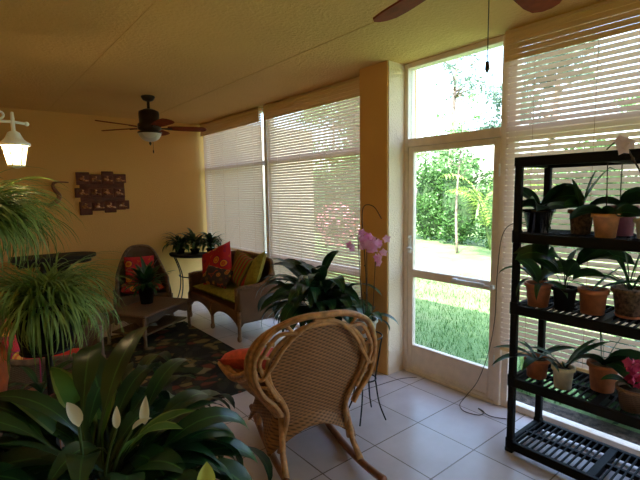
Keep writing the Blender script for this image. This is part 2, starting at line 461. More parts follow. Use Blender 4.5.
# embossed copper tile
mt, nt, out = newmat('copper_tile'); M_['copper'] = mt
b = principled(nt, out, (.16, .05, .02), .22, .4)
v = coords(nt); n = noise(nt, v, 26, 3)
nt.links.new(ramp(nt, n, [(.3, (.16, .05, .02)), (.5, (.5, .2, .08)), (.7, (.9, .55, .32))]), b.inputs['Base Color']); bump(nt, n, b, .5, .01)
M_['copperdark'] = simple('dark_copper', (.12, .025, .008), .6, 0)

# ------------------------------------------------------------ the room
W, D, H = 3.107, 6.684, 2.742
XL, YB = -0.62, -1.9
mb = MB(); mb.box(XL-.15, W+.06, YB-.15, D+.15, -.15, 0); struct(mb.build('floor', M_['floor']))
mb = MB(); mb.box(XL-.15, W+.14, YB-.15, D+.15, H, H+.12); struct(mb.build('ceiling', M_['ceil']))
mb = MB(); mb.box(XL-.15, W+.14, D, D+.15, -.15, H); struct(mb.build('wall_far', M_['wall']))
mb = MB(); mb.box(XL-.15, XL, YB-.15, D, -.15, H); struct(mb.build('wall_left', M_['wall']))
mb = MB()
mb.box(XL-.15, 2.35, YB-.15, YB, -.15, H); mb.box(3.0, W+.14, YB-.15, YB, -.15, H); mb.box(2.35, 3.0, YB-.15, YB, -.15, .10); mb.box(2.35, 3.0, YB-.15, YB, 2.15, H)
struct(mb.build('wall_back', M_['wall']))
# pier on the left wall that carries the lantern
mb = MB(); mb.box(XL, -.16, 2.93, 3.3, 0, H); struct(mb.build('wall_pier', M_['wall']))
# column between the door and the left windows
mb = MB(); mb.box(2.862, W+.14, 2.592, 2.925, -.15, H); struct(mb.build('wall_column', M_['wall']))
# thin added layer on the column's door side, door light painted as paler colour
mb = MB(); mb.box(2.874, W-.03, 2.584, 2.592, 0, H); struct(mb.build('column_lit_face', M_['doorlit']))
# a raised seam along ceiling panels
mb = MB()
for x in (.95, 2.17): mb.box(x-.006, x+.006, 1.2 if x < 2 else 2.0, D, H-.003, H+.001)
struct(mb.build('trim_1', M_['ceil']))
# roof over the house and its overhang
mb = MB(); mb.box(-7, 3.32, -2.7, 14, H+.13, H+.33)
o = struct(mb.build('roof_1', M_['roof']))

def rect_frame(mb, x0, x1, ya, yb, za, zb, t, rails=()):
    mb.box(x0, x1, ya, ya+t, za, zb, bev=.003); mb.box(x0, x1, yb-t, yb, za, zb, bev=.003)
    mb.box(x0, x1, ya+t, yb-t, za, za+t, bev=.003); mb.box(x0, x1, ya+t, yb-t, zb-t, zb, bev=.003)
    for z0, z1 in rails: mb.box(x0, x1, ya+t, yb-t, z0, z1, bev=.003)
def window(name, ya, yb, rails, t=.045, mat='frame', extra=(), tl=None):
    mb = MB(); rect_frame(mb, W-.01, W+.06, ya, yb, 0.0, H, t, rails)
    for y0, y1 in extra: mb.box(W-.012, W+.058, y0, y1, .03, H-.03, bev=.003)
    o = struct(mb.build(name, M_[mat]))
    g = MB(); g.box(W+.022, W+.028, ya+t, yb-t, t, H-t); g.build('pane', M_['glass'], o)
    return o
window('window_1', YB, 1.64, ((2.02, 2.10), ), .05, extra=((-.15, -.08),))
window('window_2', 2.925, 4.83, ((2.02, 2.075), (.80, .86)))
window('window_3', 4.89, D, ((2.02, 2.075), (.80, .86)), mat='white')
# unseen window added behind the camera to throw fill on column and rocker
mb = MB(); xa, xb = 2.35, 3.0
for a, b_ in ((xa, xa+.05), (xb-.05, xb)): mb.box(a, b_, YB-.09, YB-.03, .10, 2.15, bev=.003)
for a, b_ in ((.10, .15), (2.10, 2.15)): mb.box(xa, xb, YB-.09, YB-.03, a, b_, bev=.003)
o = struct(mb.build('fill_window', M_['frame'])); g = MB(); g.box(xa+.05, xb-.05, YB-.063, YB-.057, .15, 2.1); g.build('pane', M_['glass'], o)
mb = MB(); mb.box(W-.035, W+.07, 4.825, 4.895, 0, H, bev=.004); struct(mb.build('trim_3', M_['white']))
# door bay: jambs, header, transom
mb = MB()
mb.box(W-.03, W+.07, 2.548, 2.592, 0, H, bev=.004); mb.box(W-.03, W+.07, 1.64, 1.69, 0, H, bev=.004)
mb.box(W-.03, W+.07, 1.69, 2.548, 2.035, 2.105, bev=.004); mb.box(W-.03, W+.07, 1.69, 2.548, 2.70, H, bev=.004)
mb.box(W-.04, W+.07, 1.69, 2.548, 0, .022, bev=.004)
wd = struct(mb.build('door_frame_1', M_['frame']))
wd.name = 'trim_2'
mb = MB(); mb.box(W+.018, W+.024, 1.69, 2.548, 2.105, 2.70); tpane = mb.build('window_4', M_['glass']); struct(tpane)
door = bpy.data.objects.new('door_1', None); col.objects.link(door); door.location = (W, 2.1, 0); door['kind'] = 'structure'
iv = Matrix.Translation((-W, -2.1, 0))
mb = MB()
mb.box(W-.02, W+.025, 1.692, 1.745, .025, 2.032, bev=.004); mb.box(W-.02, W+.025, 2.49, 2.546, .025, 2.032, bev=.004)
for z0, z1 in ((.025, .262), (.885, .955), (1.985, 2.032)): mb.box(W-.02, W+.025, 1.745, 2.49, z0, z1, bev=.004)
mb.box(W-.028, W-.018, 1.75, 2.485, .025, .055, bev=.003)
mb.build('door_leaf', M_['frame'], door, iv)
mb = MB(); mb.box(W, W+.005, 1.745, 2.49, .262, .885); mb.box(W, W+.005, 1.745, 2.49, .955, 1.985); mb.build('pane', M_['glass'], door, iv)
mb = MB(); mb.tube([(W-.05, 2.06, .925), (W-.05, 1.78, .925)], .014, 10); mb.tube([(W-.05, 1.80, .925), (W-.05, 1.70, .92)], .006, 8)
mb.box(W-.06, W-.018, 2.02, 2.06, .91, .94); mb.box(W-.06, W-.018, 1.70, 1.725, .905, .935)
mb.build('door_closer', M_['white'], door, iv)
mb = MB(); mb.box(W-.032, W-.018, 2.505, 2.54, 1.10, 1.26, bev=.004); mb.tube([(W-.03, 2.52, 1.15), (W-.065, 2.52, 1.15), (W-.075, 2.50, 1.15), (W-.075, 2.46, 1.15)], .008, 8)
mb.tube([(W-.03, 2.52, 1.24), (W-.045, 2.52, 1.24)], .012, 10)
mb.build('door_handle', M_['white'], door, iv)
for z in (.3, 1.75):
    mb = MB(); mb.tube([(W-.03, 1.69, z), (W-.03, 1.69, z+.09)], .007, 8); mb.build('hinge', M_['white'], door, iv)

# baseboard free wall: low sill by the right window is part of window frame

# ------------------------------------------------------------ outside
def ground(name, x0, x1, y0, y1, z, mat, n=1):
    mb = MB(); mb.box(x0, x1, y0, y1, z-.3, z); return struct(mb.build(name, M_[mat]))
ground('lawn', W+.5, 60, -30, 70, -.09, 'lawn')
ground('mulch_strip', W+.14, W+.5, -6, 6.72, -.085, 'mulch')
ground('patio', -20, W+.5, -30, YB-.16, -.09, 'lawn')
# grass blades near the door, where they can be seen
mb = MB(); r_ = random.Random(3)
for i in range(16000):
    x = W+.52 + 4.2*r_.random()**1.3; y = r_.uniform(1.4, 6.7)
    if x - W > 1.6*y: pass
    hgt = r_.uniform(.03, .075); az = r_.uniform(0, 2*PI); w = r_.uniform(.003, .006); lean = r_.uniform(.01, .05)
    dx, dy = math.cos(az), math.sin(az)
    mb.add([(x-dy*w, y+dx*w, -.095), (x+dy*w, y-dx*w, -.095), (x+dx*lean, y+dy*lean, -.095+hgt)], [(0, 1, 2)])
tag(mb.build('lawn_grass', M_['blade']), 'short green grass blades of the lawn outside the glass door', 'grass', kind='stuff')
# projecting wing of the house beyond the left windows
mb = MB(); mb.box(W+.14, 5.45, D+.2, D+5, -.3, H+.1); struct(mb.build('wall_wing', M_['extwall']))

def leafcloud(mb, c, rad, n, size, r_, shell=.55, flat=1.0):
    for i in range(n):
        d = Vector((r_.gauss(0, 1), r_.gauss(0, 1), r_.gauss(0, 1))).normalized()
        q = r_.uniform(shell, 1)
        p = Vector((c[0]+d.x*rad[0]*q, c[1]+d.y*rad[1]*q, c[2]+d.z*rad[2]*q))
        a = Vector((r_.uniform(-1, 1), r_.uniform(-1, 1), r_.uniform(-.6, .9)*flat)).normalized(); bb = a.cross(Vector((r_.uniform(-1, 1), r_.uniform(-1, 1), r_.uniform(-1, 1)))).normalized()
        s = size*r_.uniform(.6, 1.3)
        mb.add([p-a*s, p+bb*s*.4, p+a*s, p-bb*s*.4], [(0, 1, 2, 3)])
# hedge, a row of shrubs grown together: one shrub at a time
hy = -4.0; k = 0
hed = []
r_ = random.Random(11)
for k in range(3):
    root = thing('hedge_shrub', 'x', 'shrub', (0, 0, -.09))
    mb = MB()
    for j in range(7):
        leafcloud(mb, (r_.uniform(-.35, .35), r_.uniform(-.25, .25), .35+j*.37), (.62, .80, .42), 520, .075, r_, .5)
    mb.build('foliage', M_['hedge'], root)
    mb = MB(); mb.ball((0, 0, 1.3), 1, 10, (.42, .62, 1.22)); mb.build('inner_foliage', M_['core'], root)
    mb = MB(); mb.tube([(0, 0, 0), (0, 0, .5)], .05, 8); mb.build('stem', M_['trunk'], root)
    hed.append(root)
k = 0; y = -2.6; hedge_all = []
while y < 21:
    if k < 3: o = hed[k]
    else: o = copy_tree(hed[k % 3])
    o.location = (12.7 + .25*math.sin(k*2.3), y, -.09); o.rotation_euler[2] = 0 if k < 3 else PI*(k % 2); o.scale = (1, 1, .90+.14*math.sin(k*1.7))
    hedge_all.append(o); o['category'] = 'shrub'; o['group'] = 'shrubs of the hedge row beyond the lawn'
    y += 1.36; k += 1

words = ['first', 'second', 'third', 'fourth', 'fifth', 'sixth', 'seventh', 'eighth', 'ninth', 'tenth', 'eleventh', 'twelfth']
door_c = blind_r = blind_l = 0
for o in hedge_all[::-1]:                                # left to right as seen from the room
    a = math.degrees(math.atan2(o.location.x, o.location.y)) - 39.1
    if a < 9.5: o['label'] = 'hedge shrub behind the left blinds, %s from the far end of the row' % words[blind_l]; blind_l += 1
    elif a < 24.5: o['label'] = 'hedge shrub seen through the door, %s from the left' % words[door_c]; door_c += 1
    else: o['label'] = 'hedge shrub behind the blind of the shelf, %s to the right of the door' % words[blind_r]; blind_r += 1
def tree(label, loc, height, crown_z, crown_r, n, size, mat, trunk_r=.12, lean=0, seed=1, name='garden_tree', clusters=14, bare=0, cat='tree', spread=1.0):
    r_ = random.Random(seed)
    root = thing(name, label, cat, loc)
    mb = MB()
    top = Vector((lean, 0, height))
    tp_ = [Vector((lean*t*t, .06*math.sin(5*t), height*t)) for t in [i/8 for i in range(9)]]
    mb.tube(tp_, [trunk_r*(1-.75*i/8) for i in range(9)], 8)
    cl = MB()
    for c in range(clusters):
        t = crown_z/height + (1-crown_z/height)*r_.random()**.85
        base = Vector((lean*t*t, 0, height*t)); az = r_.uniform(0, 2*PI); rr = crown_r*(1.15-t*.6)*r_.uniform(.35, 1)*spread
        tip = base+Vector((math.cos(az)*rr, math.sin(az)*rr, r_.uniform(.0, .35)*rr+.1))
        mb.tube([base, (base+tip)/2+Vector((0, 0, .05*rr)), tip], [trunk_r*.35, trunk_r*.22, .01], 5)
        s = crown_r*r_.uniform(.28, .5)
        leafcloud(cl, tip, (s, s, s*.6), n//clusters, size, r_, .15)
    mb.build('trunk', M_['trunk'], root)
    cl.build('crown', M_[mat], root)
    return root
tree('tall pale pine with long bare trunk seen through the transom above the door', (16, 10.9, -.1), 9, 3.4, 1.9, 1500, .10, 'pineleaf', .14, .3, 5, 'pine_tree', 24)
tree('slim young tree in the middle of the door view before the hedge', (10.6, 7.0, -.1), 4.0, 1.6, .9, 900, .06, 'treeleaf', .04, .1, 6, clusters=16)
tree('leafy tree beyond the hedge at the left of the door view', (20.5, 14.6, -.1), 4.4, 1.8, 1.9, 2600, .12, 'treeleaf', .14, -.3, 8)
tree('broad tree beyond the hedge seen above the door at the right', (19.5, 10.4, -.1), 6.3, 2.2, 2.0, 1700, .12, 'pineleaf', .14, 0.2, 9)
tree('wide crowned tree behind the upper part of the right blind', (14.8, 6.4, -.1), 7.0, 3.0, 1.5, 2600, .12, 'pineleaf', .17, .5, 10, clusters=20)
tree('tree behind the blind to the right of the wide crowned tree', (19.5, 5.0, -.1), 5.0, 2.0, 1.9, 2600, .12, 'treeleaf', .15, 0, 12)
tree('tree at the right edge behind the blind and shelf', (15, 2.0, -.1), 4.6, 1.8, 1.9, 2600, .12, 'treeleaf', .15, 0, 13)
tree('sunlit bright tree behind the blind of the left window beside the column', (15.6, 16.6, -.1), 6.4, 1.5, 2.6, 5200, .12, 'treeleaf', .15, 0, 14, clusters=22)
tree('large tree behind the hedge right of the sunlit bright tree', (20, 23, -.1), 8, 2.2, 3.0, 4200, .13, 'treeleaf', .17, 0, 15, clusters=20)
# arching lime palm by the hedge
root = thing('areca_palm', 'bright lime arching palm by the hedge at the right of the door', 'palm', (10.3, 5.85, -.09)); root.scale = (1.0, 1.0, 1.15)
mb = MB(); st = MB(); r_ = random.Random(4)
for i in range(16):
    az = r_.uniform(0, 2*PI); el = r_.uniform(R(72), R(88)); L = r_.uniform(1.7, 2.6)
    p = Vector((0, 0, .2)); pts = [p.copy()]; n = 12
    for j in range(n):
        t = (j+1)/n; e = el - R(80)*t**2.2
        d = Vector((math.cos(az)*math.cos(e), math.sin(az)*math.cos(e), math.sin(e))); p = p + d*L/n; pts.append(p.copy())
        if t > .3:
            for sgn in (-1, 1):
                for o_ in (0, .5):
                    mb.leaf(p-d*L/n*o_, az+sgn*R(58), e*.5-.1, .42*(1.1-t*.6), .035, .8, 0, 4, .1, pr=.002)
    st.tube(pts, [.014*(1-.8*i/n) for i in range(n+1)], 5)
mb.build('fronds', M_['limeleaf'], root); st.build('stems', M_['stem'], root)
# flowering pink bush
root = thing('flowering_bush', 'pink flowering bush seen through the left blind near the column', 'bush', (8.2, 9.3, -.09))
mb = MB(); leafcloud(mb, (0, 0, .75), (.55, .6, .65), 900, .06, random.Random(5), .3); mb.build('foliage', M_['hedge'], root)
mb = MB(); leafcloud(mb, (-.1, -.1, .85), (.62, .65, .62), 520, .06, random.Random(6), .7); mb.build('blossoms', M_['bloom'], root)
mb = MB(); mb.tube([(0, 0, 0), (0, 0, .6)], .03, 6); mb.build('stem', M_['trunk'], root)
# low plants in the bed right outside the window by the shelf
def bedplant(x, y, s, mat, seed, label):
    root = thing('bed_plant', label, 'plant', (x, y, -.085)); r_ = random.Random(seed); mb = MB()
    for i in range(26): mb.leaf((r_.uniform(-.03, .03), r_.uniform(-.03, .03), 0), r_.uniform(0, 2*PI), r_.uniform(R(35), R(85)), s*r_.uniform(.6, 1.1), .05*s/.4, R(70), .25, 7, .2)
    mb.build('foliage', M_[mat], root)
bedplant(3.72, 1.82, .50, 'grass_leaf', 1, 'low green plant outside the window just left of the shelf post')

for i, (bx_, by_, lab) in enumerate(((3.70, 1.02, 'low dark shrub outside the window behind the left half of the shelving'), (3.72, .26, 'low dark shrub outside the window behind the right half of the shelving'), (3.72, -.5, 'low dark shrub outside the window just past the right end of the shelving'))):
    root = thing('bed_shrub', lab, 'shrub', (bx_, by_, -.085)); r_ = random.Random(40+i)
    mb = MB(); leafcloud(mb, (0, 0, .32), (.30, .36, .32), 1100, .035, r_, .6); mb.build('foliage', M_['lily_b'], root)
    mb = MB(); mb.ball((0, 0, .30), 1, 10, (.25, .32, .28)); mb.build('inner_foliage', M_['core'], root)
# ------------------------------------------------------------ blinds
def blind(label, x, ya, yb, zb, zt, pitch=.030, sh=.021, val=.19, seed=1, slack=True):
    root = thing('window_blind', label, 'blind', (x, (ya+yb)/2, zb))
    L = (yb-ya)/2; mb = MB(); z = 0; top = zt-zb; r_ = random.Random(seed)
    ny = 3
    while z < top-.02:
        dx = r_.uniform(-.0015, .0015)
        vs = []; 
        prof = [(-.0015, 0), (.0012, .0), (.0035, sh*.5), (.0012, sh), (-.0015, sh)]
        for yy in (-L, L):
            for px_, pz in prof: vs.append((dx+px_, yy, z+pz))
        n = len(prof)
        fs = [(i, (i+1) % n, n+(i+1) % n, n+i) for i in range(n)] + [tuple(range(n))[::-1], tuple(range(n, 2*n))]
        mb.add(vs, fs, smooth=False); z += pitch
    mb.build('slats', M_['slat'], root)
    mb = MB()
    for i in range(4):
        yy = -L + (i+.5)*2*L/4
        mb.tube([(-.006, yy, 0), (-.006, yy, top)], .0014, 4)
    mb.build('cords', M_['rope'], root)
    mb = MB(); mb.box(-.012, .012, -L, L, -.028, -.002, bev=.004); mb.build('bottom_bar', M_['valance'], root)
    mb = MB(); mb.box(-.03, .02, -L, L, top+.002, top+.03, bev=.004); mb.build('head_rail', M_['valance'], root)
    # valance of slats hung in front of the head rail
    mb = MB(); z = top-val+.02; i = 0
    while z < top+.02:
        mb.box(-.045+.004*(i % 2), -.037+.004*(i % 2), -L-.005, L+.005, z, z+.0165); z += .0185; i += 1
    mb.build('valance', M_['valance'], root)
    return root
blind('long tan slatted blind hanging on the window behind the black shelf', 3.02, .12, 1.615, .50, H-.04, .037, .0295, .20, 2)
blind('tan slatted blind right of the white mullion, next to the column', 3.045, 2.945, 4.77, .30, H-.04, .031, .0268, .17, 3)
blind('shorter tan slatted blind in the far corner left of the white mullion', 3.045, 4.90, D-.06, .86, H-.04, .031, .0280, .17, 4)

# ------------------------------------------------------------ ceiling fans
def fan(label, x, y, a0, zb, chain, light=True, group=None, k_=1.0):
    root = thing('ceiling_fan', label, 'ceiling fan', (x, y, H), 0)
    dz = zb-H
    mb = MB(); mb.lathe([(0, 0), (.07, 0), (.075, -.012), (.055, -.045), (.02, -.06), (0, -.06)], n=20); mb.build('canopy', M_['bronze'], root)
    mb = MB(); mb.tube([(0, 0, -.05), (0, 0, dz+.15)], .016, 10); mb.build('downrod', M_['bronze'], root)
    mb = MB(); mb.lathe([(0, .20), (.05, .20), (.105, .175), (.11, .15), (.108, .05), (.125, .035), (.125, -.02), (.08, -.045), (0, -.045)], (0, 0, dz), 24); mb.build('motor_housing', M_['bronze'], root)
    for k in range(5):
        a = a0+k*2*PI/5; Mx = Matrix.Translation((0, 0, dz)) @ Matrix.Rotation(a, 4, 'Z') @ Matrix.Rotation(R(-12), 4, 'X')
        mb = MB(); pts = [(.19, .045), (.30*k_, .062), (.50*k_, .072), (.575*k_, .064), (.61*k_, .035), (.62*k_, 0)]
        poly = [(px_, -w) for px_, w in pts] + [(px_, w) for px_, w in pts[::-1][1:]]
        mb.prism(poly, -.004, .004, Mx); bl = mb.build('blade', M_['bladewood'], root)
        mb = MB(); mb.prism([(.08, -.018), (.15, -.014), (.24, -.03), (.24, .03), (.15, .014), (.08, .018)], -.011, -.005, Mx); mb.build('blade_bracket', M_['bronze'], bl)
    if light:
        mb = MB(); mb.lathe([(.105, -.045), (.13, -.05), (.13, -.062), (.12, -.066)], (0, 0, dz), 24); mb.lathe([(0, -.155), (.012, -.16), (.014, -.175), (.004, -.195), (0, -.195)], (0, 0, dz), 10); mb.build('light_ring', M_['bronze'], root)
        mb = MB(); mb.lathe([(.124, -.06), (.118, -.085), (.095, -.12), (.06, -.145), (0, -.158)], (0, 0, dz), 24); mb.build('light_bowl', M_['shade'], root)
    mb = MB(); cx = .03; mb.tube([(cx, 0, dz-.06), (cx, 0, dz-chain)], .0018, 5); mb.lathe([(0, 0), (.006, -.005), (.008, -.03), (0, -.045)], (cx, 0, dz-chain), 8); mb.build('pull_chain', M_['bronze'], root)
    return root
fan('dark bronze five-blade ceiling fan with frosted light bowl, over the seating corner', 1.70, 5.08, R(-18), 2.40, .24)
fan('reddish wood blade ceiling fan with long pull chain at the top edge near the door', 1.40, .84, R(5), 2.42, .33, light=False, k_=1.0)

# ------------------------------------------------------------ wall lantern
root = thing('wall_lantern', 'lit white carriage lantern on a scrolled wall bracket, upper left', 'lantern', (.262, 3.05, 1.825)); root.scale = (.66, .66, .66)
mb = MB(); n = 6
mb.lathe([(0, .46), (.012, .455), (.016, .40), (.016, .30), (.045, .285), (.06, .25), (.075, .225), (.10, .205), (.118, .195), (.118, .175), (.095, .172)], n=24)
mb.lathe([(0, -.02), (.02, -.015), (.05, -.005), (.062, .0), (.062, .012), (.05, .012)], n=24)
for k in range(6):
    a = 2*PI*k/6; mb.tube([(.06*math.cos(a), .06*math.sin(a), .0), (.092*math.cos(a), .092*math.sin(a), .178)], .005, 6)
lb = mb.build('lantern_frame', M_['white'], root)
mb = MB(); mb.lathe([(.056, .008), (.087, .172)], n=6, sharp=True); mb.build('lantern_glass', M_['pane'], root)
mb = MB(); mb.ball((0, 0, .085), .038, 12, (1, 1, 1.7)); mb.build('bulb', M_['bulb'], root)
mb = MB(); mb.tube([(.10, 0, .365), (0, 0, .375), (-.61, 0, .365)], .012, 8)
mb.ball((.10, 0, .365), .020, 8)
for (cx, cz, r0, s) in ((-.09, .43, .05, 1), (-.21, .43, .05, -1), (-.14, .30, .055, 1), (-.28, .29, .065, -1), (-.36, .43, .045, 1)):
    pts = []
    for i in range(22):
        t = i/21; rr = r0*(1-.72*t); a = s*(PI*2.6*t) + (PI/2 if s > 0 else PI/2)
        pts.append((cx+rr*math.cos(a), 0, cz+rr*math.sin(a)))
    mb.tube(pts, .010, 6)
mb.tube([(-.60, 0, .42), (-.60, 0, .10)], .014, 8); mb.build('bracket', M_['white'], root)
ld = bpy.data.lights.new('lantern_light', 'POINT'); ld.energy = 9; ld.color = (1, .72, .38); ld.shadow_soft_size = .04
lo = bpy.data.objects.new('lantern_light', ld); col.objects.link(lo); lo.location = (0, 0, .085); lo.parent = root

# ------------------------------------------------------------ wall art and ornament
root = thing('wall_art', 'wall piece of twelve embossed copper tiles in three staggered rows on the far wall', 'wall art', (1.53, D, 1.69))
rows = [(-.31, [(0, .17, -.11, .13), (.16, .16, -.08, .09), (.315, .16, -.09, .15), (.47, .17, -.07, .10)]),
        (-.335, [(0, .19, -.09, .09), (.17, .17, -.08, .08), (.335, .15, -.09, .08), (.49, .15, -.09, .09)]),
        (-.29, [(0, .16, -.16, .09), (.16, .16, -.09, .08), (.31, .16, -.13, .09), (.465, .18, -.07, .10)])]
for ri, (x0, ts) in enumerate(rows):
    zc = .19-ri*.185
    for (dx, w, z0, z1) in ts:
        mb = MB(); xa = x0+dx; mb.box(xa, xa+w-.006, -.035, -.008, zc+z0*.72, zc+z1*.72, bev=.006)
        mb.box(xa+.018, xa+w-.024, -.042, -.034, zc-.05, zc+.052, bev=.004)
        t_ = mb.build('copper_tile', M_['copperdark'], root)
        mb = MB(); cx = xa+w*.5; r_ = random.Random(int(xa*1000)+ri)
        mb.ball((cx-.02, -.043, zc-.005), .026, 10, (1.5, .5, .9)); mb.ball((cx+.035, -.043, zc-.022), .015, 8, (2.2, .5, .8)); mb.ball((cx-.005, -.043, zc+.028), .014, 8, (1.4, .5, 1.2))
        mb.build('embossed_relief', M_['copper'], t_)
mb = MB(); mb.box(-.27, .30, -.012, 0, -.24, .24); mb.build('mounting_board', M_['copperdark'], root)
pts = spline([(1.13, D-.02, 1.835), (1.04, D-.02, 1.84), (.965, D-.02, 1.83), (.945, D-.025, 1.78), (.975, D-.02, 1.72), (1.01, D-.02, 1.66), (.99, D-.02, 1.60), (.93, D-.02, 1.56), (.88, D-.02, 1.53)], 5)
mb = MB(); n = len(pts); mb.tube(pts, [.008+.026*min(1, 1.3*i/n) if i < n*.75 else .034-.018*(i/n-.75)*4 for i in range(n)], 8)
tag(mb.build('wall_ornament', M_['wood']), 'brown curling serpentine metal ornament hung left of the copper tiles', 'ornament')

# ------------------------------------------------------------ wicker furniture
def sheet(mb, path, zb, zt, th=.018, rows=8, lean=None):
    """woven panel standing on a plan path; zb, zt give lower and upper edge, lean pushes it outwards with height"""
    P = [Vector((p[0], p[1], 0)) for p in path]; N = len(P); nr = []
    for i in range(N):
        d = (P[min(N-1, i+1)]-P[max(0, i-1)]).normalized(); nr.append(Vector((d.y, -d.x, 0)))
    vs = []; fs = []
    for i in range(N):
        u = i/(N-1); a, b_ = zb(u), zt(u)
        for j in range(rows+1):
            z = a+(b_-a)*j/rows; off = lean(u, z) if lean else 0
            q = P[i]+nr[i]*off
            vs.append((q.x+nr[i].x*th/2, q.y+nr[i].y*th/2, z)); vs.append((q.x-nr[i].x*th/2, q.y-nr[i].y*th/2, z))
    S = (rows+1)*2
    for i in range(N-1):
        for j in range(rows):
            a = i*S+j*2; b_ = a+S
            fs += [(a, b_, b_+2, a+2), (a+1, a+3, b_+3, b_+1)]
        a = i*S; b_ = a+S; fs.append((a, a+1, b_+1, b_)); a += rows*2; b_ += rows*2; fs.append((a, b_, b_+1, a+1))
    for i in (0, N-1):
        for j in range(rows):
            a = i*S+j*2; fs.append((a, a+1, a+3, a+2) if i else (a, a+2, a+3, a+1))
    mb.add(vs, fs)
    return [(P[i]+nr[i]*(lean(i/(N-1), zt(i/(N-1))) if lean else 0), zt(i/(N-1))) for i in range(N)]
def upath(w, d, rc, n=10):
    """U plan, front is -y, back is +y; from the front left to the front right"""
    pts = [(-w/2, -d/2+ (d-rc)*i/n) for i in range(n)]
    for i in range(n+1):
        a = PI - PI/2*i/n; pts.append((-w/2+rc+rc*math.cos(a), d/2-rc+rc*math.sin(a)))
    for i in range(1, n): pts.append((-w/2+rc+(w-2*rc)*i/n, d/2))
    for i in range(n+1):
        a = PI/2-PI/2*i/n; pts.append((w/2-rc+rc*math.cos(a), d/2-rc+rc*math.sin(a)))
    for i in range(1, n+1): pts.append((w/2, d/2-rc-(d-rc)*i/n))
    return pts
def wicker_seat(name, label, cat, w, d, loc, rz, wm, rm, seat_z=.36, arm_z=.60, back_z=.88, arches=1, rc=.18):
    root = thing(name, label, cat, loc, rz)
    path = upath(w, d, rc); N = len(path); half = w/2
    def zt(u):
        i = u*(N-1); x, y = path[min(N-1, int(round(i)))]
        t = (y+d/2)/d
        e = max(0, (t-.45)/.55); e = e*e*(3-2*e)
        c = math.cos(min(1, abs(x)/half)*PI/2)
        return arm_z + (back_z-arm_z)*(.55*e+.45*e*c**.38)
    def lean(u, z):
        return max(0, z-seat_z)*.18
    mb = MB(); rim = sheet(mb, path, lambda u: seat_z-.16, zt, .022, 8, lean); mb.build('woven_back', wm, root)
    mb = MB(); rp = [(p.x, p.y, z) for p, z in rim]
    rp = [(rp[0][0], rp[0][1]-.0, seat_z-.1)] + rp + [(rp[-1][0], rp[-1][1], seat_z-.1)]
    mb.tube(rp, .023, 8); mb.build('rim', rm, root)
    mb = MB(); mb.box(-w/2+.012, w/2-.012, -d/2, d/2-.02, seat_z-.05, seat_z, bev=.01); mb.build('seat', wm, root)
    # skirt with arches between the legs
    mb = MB()
    na = arches
    def arch(u, k): 
        t = (u*k) % 1.0
        return seat_z-.22+.13*math.sin(PI*t)**.6
    mb2 = MB()
    front = [(-w/2+w*i/(12*na), -d/2-.004) for i in range(12*na+1)]
    sheet(mb2, front, lambda u: arch(min(u, .9999), na), lambda u: seat_z+.0, .02, 4)
    for sx in (-1, 1):
        sd = [(sx*w/2, -d/2+d*i/12) for i in range(13)]
        sheet(mb2, sd, lambda u: arch(min(u, .9999), 1), lambda u: seat_z-.1, .02, 4)
    sheet(mb2, [(-w/2+w*i/(12*na), d/2) for i in range(12*na+1)], lambda u: arch(min(u, .9999), na), lambda u: seat_z-.1, .02, 4)
    mb2.build('skirt', wm, root)
    xs = [-w/2+w*i/na for i in range(na+1)]
    for x in xs:
        for y in (-d/2, d/2):
            lg = MB(); lg.tube([(x, y, seat_z-.02), (x, y, .06), (x, y, .05), (x, y, .02), (x, y, 0)], [.026, .019, .027, .027, .018], 10); lg.build('leg', rm, root)
    return root
def pillow(name, label, w, h, t, loc, rot, mat, cat='cushion', parent=None, group=None, n=12, trim=None):
    mb = MB(); vs = []; fs = []
    for s in (1, -1):
        for i in range(n+1):
            for j in range(n+1):
                a = 2*i/n-1; b_ = 2*j/n-1
                th = t/2*((1-a**4)*(1-b_**4))**.5
                k = 1-.05*(1-abs(a))*abs(b_)**2-.0*abs(a); k2 = 1-.05*(1-abs(b_))*abs(a)**2
                vs.append((a*w/2*k2, b_*h/2*k, s*th))
    S = (n+1)**2
    for i in range(n):
        for j in range(n):
            q = (i*(n+1)+j, (i+1)*(n+1)+j, (i+1)*(n+1)+j+1, i*(n+1)+j+1)
            fs.append(q); fs.append(tuple(S+x for x in q[::-1]))
    mb.add(vs, fs); o = mb.build(name, mat, parent)
    o.location = loc; o.rotation_euler = rot
    if label: tag(o, label, cat, group)
    return o
# loveseat against the window, facing into the room
wicker_seat('wicker_loveseat', 'dark brown wicker loveseat with arched skirt backing onto the window wall', 'loveseat', 1.36, .64, (2.62, 4.96, 0), R(-90), M_['wick2'], M_['rope2'], .36, .60, .88, 2, .2)
pillow('seat_cushion', 'long lime green seat cushion on the brown loveseat', 1.24, .54, .13, (2.585, 4.96, .428), (0, 0, R(-90)), M_['limecush'])
pillow('throw_pillow', 'large red square pillow with yellow roundels at the far end of the loveseat', .50, .50, .17, (2.55, 5.30, .73), (R(62), R(-24), R(-62)), M_['rings'])
pillow('throw_pillow', 'small dark floral pillow lying in front of the large red one on the loveseat', .38, .26, .12, (2.42, 5.04, .62), (R(50), R(10), R(-58)), M_['rings2'])
pillow('throw_pillow', 'green and red striped pillow in the middle of the loveseat', .42, .40, .12, (2.66, 4.84, .70), (R(62), R(10), R(-95)), M_['stripe'])
pillow('throw_pillow', 'plain lime pillow at the near end of the loveseat', .42, .42, .12, (2.68, 4.55, .72), (R(62), R(-25), R(-98)), M_['limecush'])
pillow('throw_pillow', 'plain olive pillow at the back of the loveseat behind the red one', .42, .38, .10, (2.80, 5.10, .72), (R(72), 0, R(-90)), M_['limecush2'])
